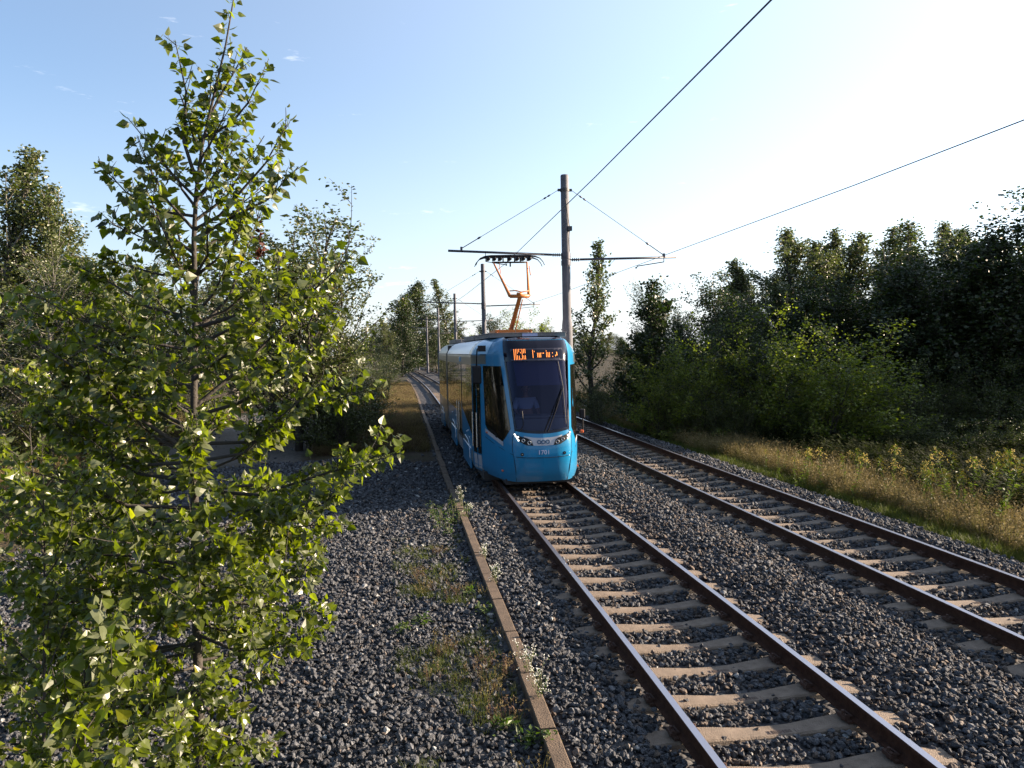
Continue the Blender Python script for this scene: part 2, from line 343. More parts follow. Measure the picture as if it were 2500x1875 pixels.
def stamp_mesh():   # shallow cast lettering bosses on the sleeper's centre
    m = MB(); r = random.Random(3); x = -.02
    for k in range(8):
        wd = r.choice([.016, .02, .024])
        m.box((x, -.035 + r.uniform(-.003, .003), -.030), (.005, .045, .006)); 
        if k % 2: m.box((x + wd / 2, -.035 + r.choice((-.02, 0, .02)), -.030), (wd, .006, .006))
        if k % 3: m.box((x + wd, -.035, -.030), (.005, .04, .006))
        x += wd + .014
    m.box((.12, -.035, -.033), (.32, .055, .003))
    me = bpy.data.meshes.new('cast_marks'); me.from_pydata(m.v, [], m.f); me.materials.append(mark_m); me.update(); return me
stm = stamp_mesh()
def ordw(n):
    a = ['zeroth', 'first', 'second', 'third', 'fourth', 'fifth', 'sixth', 'seventh', 'eighth', 'ninth', 'tenth', 'eleventh', 'twelfth', 'thirteenth', 'fourteenth', 'fifteenth', 'sixteenth', 'seventeenth', 'eighteenth', 'nineteenth', 'twentieth']
    if n <= 20: return a[n]
    t = {2: 'twenty', 3: 'thirty', 4: 'forty', 5: 'fifty', 6: 'sixty', 7: 'seventy'}; q = n // 10
    return (t[q][:-1] + 'ieth') if n % 10 == 0 else t[q] + '-' + a[n % 10]
def sleepers(c, s0, s1, ndetail, where, first=1, far=None):
    k = first; s = s0
    while s < s1:
        x, y, t = tp(s, c); o = ob('concrete_sleeper', slm); o.location = (x, y, random.uniform(-.004, .004)); o.rotation_euler = (0, 0, -t + random.uniform(-.006, .006))
        if far: tag(o, far, 'sleeper', 'far sleepers ' + where)
        else: tag(o, 'tan concrete sleeper of %s, %s counted from the bottom of the photo' % (where, ordw(k)), 'sleeper', 'sleepers of ' + where)
        if k - first < ndetail:
            for q in (-.7525, .7525): f = ob('rail_fastening', clm, o); f.location = (q, 0, 0)
            ob('cast_marks', stm, o)
        k += 1; s += .6
sleepers(0, 2.4, 17.9, 22, 'the tram\'s track')
sleepers(0, 33.0, 56, 0, 'the tram\'s track', far='small far concrete sleeper of the track behind the tram')
sleepers(D2, 3.6, 33, 26, 'the empty right track')
sleepers(D2, 33.6, 45, 0, 'the right track', far='small dark concrete sleeper of the right track beside the tram\'s right flank')
# kerb: precast trough covers
kerb_m = mat('kerb_concrete', (.054, .036, .022), .9, col2=(.098, .067, .042), nscale=6, bump=.5, bscale=70)
kroot = empty('concrete_kerb', tv(1.5, -1.83, -.05), 'narrow brown concrete edging strip between the gravel and the tram\'s track', 'kerb')
kz = kroot.location.copy(); s = .5; k = 0
while s < 80:
    le = 1.1 if s < 24 else 6
    m = MB(); a, b = s + .011, s + le - .011; o1 = -1.83 + random.uniform(-.012, .012); dz = random.uniform(-.010, .008)
    V = []
    for q in (a, (a + b) / 2, b):
        for oo, zz in ((-.07, -.2), (-.068, .04), (-.06, .05), (.06, .05), (.068, .04), (.07, -.2)): V.append(tv(q, o1 + oo, zz + dz) - kz)
    F = [(i * 6 + j, (i + 1) * 6 + j, (i + 1) * 6 + j + 1, i * 6 + j + 1) for i in range(2) for j in range(5)] + [(0, 1, 2, 3, 4, 5), (17, 16, 15, 14, 13, 12)]
    m.add(V, F); m.build('kerb_segment', kerb_m, kroot); s += le; k += 1

# ------------------------------------------------------------ catenary poles + wires
pole_m = mat('pole_concrete', (.052, .053, .064), .75, col2=(.080, .082, .096), nscale=3, bump=.3, bscale=40)
steel_m = mat('galvanised_steel', (.06, .06, .075), .5, .5, col2=(.04, .04, .05), nscale=8)
dark_m = mat('dark_fitting', (.03, .03, .035), .6, .2)
wire_m = mat('wire', (.05, .05, .06), .5, .6)
def pole(s, idx, label, side=1, detail=True):
    x, y, t = tp(s, 1.96); r = empty('catenary_pole', (x, y, -.1), label, 'pole', 'overhead line poles between the tracks', -t)
    mb = MB(); n = 20 if detail else 10
    mb.tube([(0, 0, -.3), (0, 0, 0), (0, 0, 3.6), (0, 0, 3.95), (0, 0, 4.15), (0, 0, 8.28), (0, 0, 8.31)], [.19, .17, .158, .152, .128, .118, .108], n); mb.build('pole_shaft', pole_m, r, True)
    MB().box((0, 0, .06), (.6, .6, .16)).build('pole_foot', pole_m, r, bevel=.02)
    m = MB(); m.tube([(0, 0, 7.83), (0, 0, 7.92)], .134, n); m.box((-.16, 0, 7.875), (.1, .05, .07)); m.box((.16, 0, 7.875), (.1, .05, .07)); m.build('stay_clamp', dark_m, r)
    m = MB(); m.tube([(0, 0, 5.88), (0, 0, 6.06)], .142, n); m.tube([(0, 0, 5.70), (0, 0, 5.84)], .142, n); m.build('arm_clamp', steel_m, r)
    for sg, za, zb, L0 in ((-1, 6.0, 6.13, 3.43), (1, 5.86, 5.93, 3.36)):
        m = MB(); m.tube([(sg * .42, 0, za + .01), (sg * L0, 0, zb)], .034, 10); m.build('cross_arm', steel_m, r, True)
        m = MB()
        m.tube([(sg * .13, 0, za), (sg * .45, 0, za + .01)], .022, 8)
        for q in (.2, .26, .32, .38): m.tube([(sg * (q - .018), 0, za + .004), (sg * q, 0, za + .004), (sg * (q + .018), 0, za + .004)], [.03, .058, .03], 10)
        m.build('insulator', dark_m, r, True)
        xe = sg * (L0 - .38); m = MB()
        A = Vector((sg * .2, 0, 7.87)); B = Vector((xe, 0, zb + .06)); m.tube([A, B], .008 if detail else .012, 6)
        for f in (.08, .12): p = A.lerp(B, f); q = A.lerp(B, f + .035); m.tube([p, p.lerp(q, .5), q], [.012, .03, .012], 6)
        p = A.lerp(B, .80); q = A.lerp(B, .84); m.tube([p, p.lerp(q, .5), q], [.015, .035, .015], 6); m.tube([A.lerp(B, .84), B], .014, 6)
        m.box((xe, 0, zb + .05), (.06, .07, .12)); m.build('stay_rod', steel_m, r)
        # registration arm holding the contact wire
        wz = (5.70 if sg < 0 else 5.60); wx = sg * 1.96 + (.2 if sg < 0 else .16) * side
        m = MB()
        if sg > 0 or not detail:
            m.tube([(xe, 0, zb), (xe, 0, zb - .14)], .012, 6); m.tube([(xe, 0, zb - .14), (wx + sg * .05, 0, wz + .07)], .016, 6); m.tube([(wx + sg * .05, 0, wz + .08), (wx, 0, wz)], .014, 6)
            m.tube([(sg * 1.5, 0, zb - .04), (sg * 1.25, 0, wz + .05)], .006, 5)
        else:
            m.tube([(wx - .6, 0, zb - .03), (wx - .6, 0, wz + .12)], .010, 6); m.tube([(wx - .6, 0, wz + .12), (wx, 0, wz + .02)], .012, 6); m.tube([(wx + .3, 0, zb - .03), (wx, 0, wz + .05)], .006, 5)
        m.box((wx, 0, wz + .02), (.03, .08, .04)); m.build('registration_arm', dark_m, r)
    if idx == 0:   # wired junction box near the arms on the first pole
        m = MB(); m.box((.10, -.11, 6.75), (.13, .1, .13)); m.tube([(.1, -.12, 6.8), (.05, -.13, 7.1), (.0, -.125, 7.6)], .012, 6); m.tube([(.1, -.12, 6.7), (.06, -.15, 6.4), (.08, -.14, 6.1)], .012, 6); m.build('line_feeder_box', dark_m, r)
pl = ['tallest concrete pole with tubular side arms rising behind the tram', 'second concrete catenary pole, seen left of the orange pantograph', 'third catenary pole, just left of the second beyond the tram roof', 'fourth catenary pole, thin, above the tram\'s rear end', 'fifth catenary pole, its foot visible left of the tram', 'sixth catenary pole, its foot visible where the track curves', 'seventh catenary pole, small, by the curve of the far track', 'eighth catenary pole, tiny, against the dark far trees', 'ninth and farthest catenary pole left of the far curve']
for i, l in enumerate(pl): pole([19.4, 41.5, 63.7, 85.2, 106.8, 128, 148.5, 169.5, 190][i], i, l, 1 if i % 2 == 0 else -1, i < 3)
def wire(c, z, label):
    pts = []; st = [-2.5, 19.4, 41.5, 63.7, 85.2, 106.8, 128, 148.5, 169.5, 190]
    stag = [(-.2 if i % 2 == 0 else .2) for i in range(len(st))]
    if c > 0: stag = [-.05] + [.16 if i % 2 == 0 else -.16 for i in range(len(st) - 1)]
    for i, s in enumerate(st):
        pts.append(tv(s, c + stag[i], z))
        if i < len(st) - 1:
            q = (tv(s, c + stag[i], z) + tv(st[i + 1], c + stag[i + 1], z)) / 2; q.z -= .05; pts.append(q)
    m = MB(); m.tube(pts, .0075, 6); return tag(m.build('contact_wire', wire_m), label, 'overhead wire', 'contact wires above the tracks')
wire(0, 5.68, 'contact wire over the tram\'s track, crossing the tall pole')
wire(D2, 5.58, 'contact wire over the right track, running out to the photo\'s right edge')
# ------------------------------------------------------------ tram
blue = mat('tram_blue_paint', (.0008, .142, .295), .30, 0, coat=.35, spec=.3, bump=.03, bscale=3)
lblue = mat('tram_pale_blue_paint', (.16, .34, .50), .3, 0, coat=.5)
white = mat('tram_white_paint', (.78, .80, .84), .4, coat=.2)
silver = mat('tram_silver_paint', (.085, .10, .105), .28, .2, coat=.2)
tblack = mat('tram_black_trim', (.007, .007, .009), .55, spec=.2)
dglass = mat('tram_tinted_glass', (.006, .0055, .005), .03, 0, spec=.45)
mask_m = mat('windscreen_mask', (.004, .004, .010), .12, spec=.3)
roofm = mat('tram_roof_grey', (.08, .08, .085), .6, col2=(.13, .125, .13), nscale=2)
rubber = mat('bellows_rubber', (.015, .015, .017), .8)
orange = mat('pantograph_orange', (.36, .105, .008), .5, bump=.2)
under = mat('underframe', (.02, .018, .018), .8)
amber = mat('indicator_amber', (.50, .10, .03), .3)
lampw = mat('headlamp_led', (1, 1, 1), .3, emit=((1, .97, .9), .45))
ledm = mat('destination_led', (1, .35, .05), .4, emit=((1, .25, .05), .42))
chrome = mat('lamp_ring', (.5, .5, .5), .25, .9)
grille_w = mat('panel_white', (.30, .30, .33), .4, coat=.3)
def grime(m, top=.95, amt=.35):
    n = m.node_tree; b = n.nodes['Principled BSDF']; t = n.nodes.new('ShaderNodeTexCoord'); sp = n.nodes.new('ShaderNodeSeparateXYZ'); n.links.new(t.outputs['Object'], sp.inputs[0])
    x = n.nodes.new('ShaderNodeTexNoise'); x.inputs['Scale'].default_value = 3.5; x.inputs['Detail'].default_value = 7; x.inputs['Roughness'].default_value = .7; n.links.new(t.outputs['Object'], x.inputs['Vector'])
    r = n.nodes.new('ShaderNodeMapRange'); r.inputs[1].default_value = top; r.inputs[2].default_value = .35; r.inputs[3].default_value = .06; r.inputs[4].default_value = amt * 1.6; n.links.new(sp.outputs['Z'], r.inputs[0])
    q = n.nodes.new('ShaderNodeMath'); q.operation = 'MULTIPLY'; n.links.new(r.outputs[0], q.inputs[0]); n.links.new(x.outputs['Fac'], q.inputs[1])
    c = n.nodes.new('ShaderNodeMixRGB'); c.inputs[1].default_value = b.inputs['Base Color'].default_value; c.inputs[2].default_value = (.07, .055, .045, 1); n.links.new(q.outputs[0], c.inputs[0]); n.links.new(c.outputs[0], b.inputs['Base Color'])
    g = n.nodes.new('ShaderNodeMapRange'); g.inputs[3].default_value = b.inputs['Roughness'].default_value; g.inputs[4].default_value = .7; n.links.new(q.outputs[0], g.inputs[0]); n.links.new(g.outputs[0], b.inputs['Roughness'])
grime(blue); grime(silver, 1.6, .3); grime(grille_w, 1.0, .4)
TH0 = R(-8.564); TO = Vector((.638, 15.558, 0))
tram = empty('tram', TO, 'blue low-floor tram numbered 1701 coming along the left track with headlights on', 'tram', None, -TH0)
_dL = np.array([0, .02, .06, .12, .25, .45, .8, 1.2, 1.6, 2.0, 2.3, 2.5, 40]); _of = np.array([0, .35, .50, .60, .68, .78, .90, 1.0, 1.09, 1.18, 1.235, 1.25, 1.25])
_aa = np.concatenate([[0], np.cumsum(np.hypot(np.diff(_dL), np.diff(_of)))])
def aL(dl): return float(np.interp(dl, _dL, _aa))
def aO(o): return float(np.interp(o, _of[:12], _aa[:12]))
def Lf(z): return float(np.interp(z, [.37, .6, .95, 1.2, 1.45, 2, 3.0, 3.37, 3.43, 3.47], [.17, .07, 0, .01, .05, .19, .45, .57, .70, .95]))
def inset(z): return float(np.interp(z, [.37, .5, 3.07, 3.16, 3.26, 3.34, 3.40, 3.44, 3.46], [.05, 0, 0, .035, .10, .18, .28, .42, .62]))
def we(z): return float(np.interp(z, [.37, .9, 1.2, 1.47, 3.37, 3.47], [.55, .64, .635, .588, .735, .725]))
def S(side, a, z, e=0.0):
    """point of the tram skin: a = distance round the plan outline from the nose, z = height; e = offset outwards"""
    def raw(a, z):
        dl = np.interp(a, _aa, _dL); o = np.interp(a, _aa, _of); f = Lf(z)
        Lp = f + dl * (2.5 - f) / 2.5 if dl < 2.5 else dl
        k = inset(z); kk = k * float(np.clip((o - .62) / .45, 0, 1)) ** .8; o2 = o * (1 - kk / 1.25); Lp += k * .55 * max(0, 1 - dl / 2.5)
        w_ = we(z); sg = .07 * max(0, 1 - (o / w_) ** 2) * float(np.interp(z, [.37, .9, 1.2, 1.47, 2.6], [0, .35, 1, 1, 0]))
        return Vector((side * o2, Lp, z - sg))
    p = raw(a, z)
    if e:
        h = .02; ta = raw(a + h, z) - raw(max(a - h, 0), z)
        if a < h: ta = Vector((side, 0, 0))
        tz = raw(a, min(z + h, 3.46)) - raw(a, z - h); n = ta.cross(tz) * side; n.normalize()
        if n.y > .5 or n.x * side < -.3: n = -n
        p = p + n * e
    return p
def skin(name, sides, a0f, a1f, zs, mats, parent, e=0, n=8, mif=None, smooth=True):
    """patch between a0f(z) and a1f(z)"""
    m = MB()
    for sd_ in sides:
        V = []; F = []; M = []
        for z in zs:
            a0 = a0f(z) if callable(a0f) else a0f; a1 = a1f(z) if callable(a1f) else a1f
            for j in range(n + 1): V.append(S(sd_, a0 + (a1 - a0) * j / n, z, e))
        for i in range(len(zs) - 1):
            for j in range(n):
                q = (i * (n + 1) + j, i * (n + 1) + j + 1, (i + 1) * (n + 1) + j + 1, (i + 1) * (n + 1) + j)
                F.append(q if sd_ > 0 else q[::-1]); M.append(mif(j / n, (zs[i] + zs[i + 1]) / 2) if mif else 0)
        k = len(m.v); m.v += [tuple(v) for v in V]; m.f += [tuple(x + k for x in f) for f in F]; m.m += M
    return m.build(name, mats, parent, smooth)
zrow = [.37, .42, .5, .6, .7, .8, .9, .97, 1.05, 1.12, 1.2, 1.28, 1.34, 1.4, 1.47, 1.55, 1.65, 1.8, 2, 2.2, 2.4, 2.6, 2.8, 2.9, 3.0, 3.07, 3.12, 3.16, 3.2, 3.26, 3.30, 3.34, 3.37, 3.40, 3.42, 3.44, 3.46]
S1END = 11.2
lo = [z for z in zrow if z <= 1.47]; hi = [z for z in zrow if z >= 3.37]
AL25 = aL(2.5)
def pillar(z): return aO(we(z))
# one body skin per car section
body = MB()
def grid(m, sd_, a0f, a1f, zs, n):
    k = len(m.v)
    for z in zs:
        a0 = a0f(z) if callable(a0f) else a0f; a1 = a1f(z) if callable(a1f) else a1f
        for j in range(n + 1): m.v.append(tuple(S(sd_, a0 + (a1 - a0) * j / n, z)))
    for i in range(len(zs) - 1):
        for j in range(n):
            q = tuple(k + x for x in (i * (n + 1) + j, i * (n + 1) + j + 1, (i + 1) * (n + 1) + j + 1, (i + 1) * (n + 1) + j))
            m.f.append(q if sd_ > 0 else q[::-1]); m.m.append(0)
for sd_ in (-1, 1):
    grid(body, sd_, 0, pillar, lo, 10); grid(body, sd_, 0, pillar, hi, 10); grid(body, sd_, pillar, AL25, zrow, 22)
body.build('body', blue, tram, True)
def side_skin(name, L0, L1, z0, z1, m_, e=0.0, n=4, sides=(-1, 1), slant=0):
    zs = [z0] + [z for z in zrow if z0 < z < z1] + [z1]
    return skin(name, sides, lambda z: aL(L0) + slant * (z - z0), aL(L1), zs, m_, tram, e, n)
b1 = MB()
for sd_ in (-1, 1): grid(b1, sd_, AL25, aL(S1END), zrow, 10)
b1.v += [(-.63, 1.0, 3.46), (.63, 1.0, 3.46), (.63, S1END, 3.46), (-.63, S1END, 3.46)]; k = len(b1.v) - 4; b1.f.append((k, k + 1, k + 2, k + 3)); b1.m.append(0)
b1.v += [(-1.25, S1END, .4), (1.25, S1END, .4), (1.25, S1END, 3.1), (.7, S1END, 3.45), (-.7, S1END, 3.45), (-1.25, S1END, 3.1)]; k = len(b1.v) - 6; b1.f.append(tuple(k + i for i in range(6))[::-1]); b1.m.append(0)
b1.build('front_car_side', silver, tram, True)
# paint zones
skin('pale_blue_stripe', (-1, 1), lambda z: aL(1.15) - (z - 3.08) * .5, lambda z: aL(2.35) - (z - 3.08) * .3, [3.085, 3.12, 3.16, 3.2, 3.26, 3.30, 3.34, 3.37, 3.40, 3.42], lblue, tram, .004, 6)
skin('white_roof_cove', (-1, 1), lambda z: aL(2.36) - (z - 3.08) * .3, aL(S1END - .1), [3.085, 3.12, 3.16, 3.2, 3.26, 3.30, 3.34, 3.37, 3.40, 3.42], white, tram, .004, 8)
skin('rain_gutter', (-1, 1), aL(1.2), aL(S1END), [3.062, 3.078], tblack, tram, .012, 8)
skin('cantrail_band', (-1, 1), aL(1.25), aL(2.5), [2.86, 2.95, 3.06], silver, tram, .004, 6)
# lower blue wave: diagonal edge falls from the rear towards the front
def wave(L0, L1, zt0, zt1, zb=.38, nm='blue_lower_panel'):
    for sd_ in (-1, 1):
        m = MB(); V = []; nn = 8
        for i in range(nn + 1):
            l = L0 + (L1 - L0) * i / nn; zt = zt0 + (zt1 - zt0) * i / nn
            V += [S(sd_, aL(l), zb, .004), S(sd_, aL(l), (zb + zt) / 2, .004), S(sd_, aL(l), zt, .004)]
        F = []
        for i in range(nn):
            for j in range(2): q = (3 * i + j, 3 * i + 3 + j, 3 * i + 4 + j, 3 * i + 1 + j); F.append(q if sd_ > 0 else q[::-1])
        m.add(V, F); m.build(nm, blue, tram)
wave(2.36, 5.2, 1.12, 1.62); wave(5.2, 11.1, 1.62, 1.28)
# side glazing of the front car (dark band of windows and doors)
def pane(L0, L1, z0, z1, nm='side_window', e=.008, m_=None, sides=(-1, 1)): return skin(nm, sides, aL(L0), aL(L1), [z0, (z0 + z1) / 2, z1], m_ or dglass, tram, e, 3)
for sd_ in (-1, 1):
    for a, b in ((2.42, 3.75), (3.8, 5.15)): 
        m = MB(); z0, z1 = 1.14 + (a - 2.36) * .176, 1.14 + (b - 2.36) * .176
        q = [S(sd_, aL(a), z0, .009), S(sd_, aL(b), z1, .009), S(sd_, aL(b), 2.82, .009), S(sd_, aL(a), 2.82, .009)]
        m.add(q, [(0, 1, 2, 3) if sd_ > 0 else (3, 2, 1, 0)]); m.build('side_window', dglass, tram)
for a, b in ((6.75, 8.2), (8.25, 9.7), (9.75, 11.05)): pane(a, b, 1.42, 2.82)
gm_ = mat('door_frame_grey', (.15, .155, .16), .4)
def door(L0, L1, sides, z0=.43, z1=2.83, leaves=2):
    for sd_ in sides:
        fr = skin('door', (sd_,), aL(L0), aL(L1), [z0, z1], gm_, tram, .010, 2)
        wdt = (L1 - L0) / leaves
        for k in range(leaves):
            a, b = L0 + wdt * k + .04, L0 + wdt * (k + 1) - .03
            g = skin('door_glass', (sd_,), aL(a), aL(b), [z0 + .36, z1 - .04], dglass, tram, .015, 2); g.parent = fr
            g = skin('kick_panel', (sd_,), aL(a), aL(b), [z0 + .02, z0 + .33], grille_w, tram, .015, 2); g.parent = fr
            g = MB().tube([S(sd_, aL(b - .05), z0 + .5, .05), S(sd_, aL(b - .05), z0 + 1.3, .05)], .014, 6).build('handrail', chrome, fr)
door(1.66, 2.30, (-1,), leaves=2); door(5.3, 6.65, (-1,))
# cab side windows (both sides), white strip below
def cabL(z): return aO(np.interp(z, [1.20, 1.50, 2.80], [.80, .655, .765]))
def cabR(z): return aO(np.interp(z, [1.20, 1.43, 2.80], [.83, 1.05, 1.06]))
zc = [1.22, 1.28, 1.34, 1.4, 1.5, 1.6, 1.8, 2.1, 2.4, 2.6, 2.82]
skin('cab_side_window', (-1,), cabL, cabR, zc, dglass, tram, .006, 8)
skin('cab_side_window', (1,), cabL, lambda z: aL(2.35) if z > 1.42 else cabR(z) + .4, zc, dglass, tram, .006, 8)
for sd_ in (-1, 1):
    m = MB(); V = []
    for i in range(7):
        o_ = 1.055 - .27 * i / 6; z = 1.42 - .21 * i / 6; V += [S(sd_, aO(o_), z - .095, .007), S(sd_, aO(o_), z - .005, .007)]
    m.add(V, [(2 * i, 2 * i + 2, 2 * i + 3, 2 * i + 1) if sd_ < 0 else (2 * i + 1, 2 * i + 3, 2 * i + 2, 2 * i) for i in range(6)]); m.build('white_sill_strip', grille_w, tram)
# windscreen
gl = bpy.data.materials.new('windscreen_glass'); gl.use_nodes = True; n_ = gl.node_tree; n_.nodes.clear()
o_ = n_.nodes.new('ShaderNodeOutputMaterial'); tr = n_.nodes.new('ShaderNodeBsdfTransparent'); tr.inputs[0].default_value = (.42, .43, .52, 1)
gs_ = n_.nodes.new('ShaderNodeBsdfGlossy'); gs_.inputs['Roughness'].default_value = .02; gs_.inputs['Color'].default_value = (.42, .42, .62, 1)
fr_ = n_.nodes.new('ShaderNodeFresnel'); fr_.inputs[0].default_value = 1.52; ms = n_.nodes.new('ShaderNodeMixShader')
n_.links.new(fr_.outputs[0], ms.inputs[0]); n_.links.new(tr.outputs[0], ms.inputs[1]); n_.links.new(gs_.outputs[0], ms.inputs[2]); n_.links.new(ms.outputs[0], o_.inputs['Surface'])
wz_ = [1.47, 1.5, 1.55, 1.65, 1.8, 2, 2.2, 2.4, 2.6, 2.8, 2.92]
ws = skin('windscreen', (-1, 1), 0, pillar, wz_, gl, tram, -.004, 8)
m1 = skin('windscreen_mask', (-1, 1), 0, lambda z: pillar(z) - .0, [2.92, 3.0, 3.07, 3.16, 3.26, 3.34, 3.37], mask_m, tram, -.002, 8)
skin('windscreen_mask', (-1, 1), lambda z: pillar(z) - .055, pillar, wz_, mask_m, tram, .002, 2).parent = tram
skin('windscreen_mask', (-1, 1), 0, pillar, [1.47, 1.50, 1.53], mask_m, tram, .002, 8)
skin('roof_front_lip', (-1, 1), 0, pillar, [3.375, 3.39, 3.41, 3.43, 3.45], mask_m, tram, .004, 8)
# destination display: the lit strokes the camera caught of the LED sign
def sl(o, z, e): # point on the front by signed lateral offset
    return S(1 if o >= 0 else -1, aO(abs(o)), z, e)
disp = MB(); q = [sl(x, z, .004) for z in (2.93, 3.19) for x in np.linspace(-.58, .56, 13)]; disp.add(q, [(i, i + 1, 14 + i, 13 + i) for i in range(12)]); disp = disp.build('destination_display', mat('display_panel', (.02, .018, .03), .3), tram)
def dx(px): return (px - 1005) * .00076 + .01   # zoomed pixel -> metres on the sign
led = MB()
def stroke(px, y0, y1, wd=.010):
    x = dx(px); za = 3.180 - (y0 - 375) * .000868; zb = 3.180 - (y1 - 375) * .000868
    a, b = sl(x - wd / 2, zb, .009), sl(x + wd / 2, zb, .009); c, d = sl(x + wd / 2, za, .009), sl(x - wd / 2, za, .009)
    led.add([a, b, c, d], [(0, 1, 2, 3)])
for px in (330, 375, 418): stroke(px, 378, 640)
stroke(460, 378, 455); stroke(465, 540, 640); stroke(503, 378, 400); stroke(507, 450, 480); stroke(508, 600, 640)
for px in (550, 592, 635): stroke(px, 378, 632)
stroke(850, 405, 600); stroke(893, 432, 458)
for px in (982, 1025, 1068): stroke(px, 480, 590, .012)
stroke(1112, 480, 500, .010); stroke(1155, 478, 502, .012); stroke(1238, 425, 450); 
for px in (1240, 1282, 1325): stroke(px, 472, 590)
stroke(1412, 478, 500, .010); stroke(1415, 560, 588, .010); stroke(1497, 535, 572, .010); stroke(1540, 465, 552, .014)
led.build('led_text', ledm, disp)
# white centre panel, headlamp clusters
def fpoly(name, pts, m_, parent, e=.006, res=.03):
    """fill polygon (off,z) on the front by clipping a grid strip-wise; pts ordered, x-monotone upper & lower chains"""
    xs = np.array([p[0] for p in pts]); x0, x1 = xs.min(), xs.max(); N = max(6, int((x1 - x0) / res)); V = []; F = []
    P_ = pts + [pts[0]]
    for i in range(N + 1):
        x = x0 + (x1 - x0) * (i * .998 + .001 * N) / N; zz = []
        for (ax, az), (bx, bz) in zip(P_[:-1], P_[1:]):
            if (ax - x) * (bx - x) <= 0 and ax != bx: zz.append(az + (bz - az) * (x - ax) / (bx - ax))
        zlo, zhi = min(zz), max(zz); V += [sl(x, zlo + (zhi - zlo) * k / 3, e) for k in range(4)]
    for i in range(N):
        for j in range(3): F.append((4 * i + j, 4 * i + 4 + j, 4 * i + 5 + j, 4 * i + j + 1))
    return MB().add(V, F).build(name, m_, parent, True)
# z here is the skin parameter: measured height plus the sag of the curved waistline
cp = [(-.42, 1.40), (-.2, 1.385), (0, 1.385), (.2, 1.385), (.42, 1.40), (.25, 1.225), (0, 1.225), (-.25, 1.225)]
panel = fpoly('logo_panel', cp, grille_w, tram, .005)
for sg in (-1, 1):
    hp = [(sg * .605, 1.415), (sg * .50, 1.385), (sg * .34, 1.365), (sg * .26, 1.33), (sg * .215, 1.22), (sg * .36, 1.22), (sg * .50, 1.275), (sg * .57, 1.34)]
    h = fpoly('headlight', hp, tblack, tram, .010, .02)
    for x, z, r_ in ((.30, 1.275, .035), (.42, 1.305, .032)):
        m = MB(); c = sl(sg * x, z, .016); n = 16
        ri = [c + Vector((math.cos(t) * r_, 0, math.sin(t) * r_)) for t in np.linspace(0, 2 * math.pi, n + 1)]; m.tube(ri, .007, 6, caps=False); m.build('lamp_ring', chrome, h)
    m = MB()
    for x, z, r_ in ((.585, 1.40, .017), (.565, 1.365, .018), (.54, 1.330, .018), (.515, 1.295, .018), (.52, 1.36, .017)) if sg < 0 else ((.59, 1.40, .016), (.57, 1.365, .017), (.55, 1.33, .017), (.53, 1.295, .017), (.53, 1.365, .015)):
        c = sl(sg * x, z, .014); ring = [c + Vector((math.cos(t) * r_, -.012, math.sin(t) * r_)) for t in np.linspace(0, 2 * math.pi, 13)[:-1]]; m.add(ring, [tuple(range(12))])
        m.tube([c + Vector((0, .01, 0)), c + Vector((0, -.011, 0))], r_, 12)
    m.build('led_cluster', lampw, h)
# operator's logo: three rings, the first with an ascender dot, the second with a dot below
lg = mat('logo_teal', (.008, .06, .14), .5); m = MB()
def ring(m, x, z, r_, w_=.008, e=.012, par=None):
    pts = [sl(x + math.cos(t) * r_, z + math.sin(t) * r_, e) for t in np.linspace(0, 2 * math.pi, 25)]; m.tube(pts, w_, 5, caps=False)
for x in (-.092, 0, .092): ring(m, x, 1.300, .036, .0095)
m.tube([sl(-.055, 1.335, .012), sl(-.055, 1.268, .012)], .007, 5); m.tube([sl(-.035, 1.332, .012), sl(-.035, 1.262, .012)], .007, 5)
m.tube([sl(-.055, 1.352, .012), sl(-.055, 1.366, .012)], .008, 6); m.tube([sl(-.035, 1.246, .012), sl(-.035, 1.236, .012)], .007, 6)
m.build('operator_logo', lg, panel)
# fleet number
fc = bpy.data.curves.new('fleet_number', 'FONT'); fc.body = '1701'; fc.size = .125; fc.align_x = 'CENTER'; fc.extrude = .002; fc.offset = .002; fc.space_character = 1.05
tmp = bpy.data.objects.new('tmp', fc); COL.objects.link(tmp); bpy.context.view_layer.update(); me = bpy.data.meshes.new_from_object(tmp.evaluated_get(bpy.context.evaluated_depsgraph_get())); bpy.data.objects.remove(tmp)
fn = ob('fleet_number', me, tram, mat('number_white', (.38, .38, .50), .5)); fn.location = (0, -.012, .975); fn.rotation_euler = (R(90), 0, 0); fn.rotation_euler = (R(88), 0, 0)
# panel gaps and seams
def seam(pts, nm='panel_seam', r_=.006, m_=tblack): return MB().tube([sl(x, z, .002) for x, z in pts], r_, 5).build(nm, m_, tram)
for sg in (-1, 1):
    seam([(sg * .57, 1.47), (sg * .60, 1.42), (sg * .625, 1.34), (sg * .635, 1.2), (sg * .635, 1.05), (sg * .62, .95), (sg * .60, .8), (sg * .575, .6), (sg * .55, .38)])
    seam([(sg * 1.06, 1.22), (sg * .95, 1.14), (sg * .8, 1.05), (sg * .63, .965)])
    c = sl(sg * .45, 1.00, .004); MB().tube([c + Vector((0, .01, 0)), c + Vector((0, -.006, 0))], [.036, .034], 14).build('parking_sensor', tblack, tram)
    c = sl(sg * .45, 1.00, .012); MB().tube([c, c + Vector((0, -.004, 0))], .012, 10).build('parking_sensor_core', chrome, tram)
seam([(x, .93) for x in np.linspace(-.62, .62, 15)])
for o_, z in ((-1.03, 1.33), (-.80, .58)): 
    c = sl(o_, z, .006); MB().box(c, (.035, .09, .035)).build('side_marker', amber, tram, bevel=.008)
for o_, z in ((.97, .52),): c = sl(o_, z, .006); MB().box(c, (.035, .12, .035)).build('side_marker', amber, tram, bevel=.008)
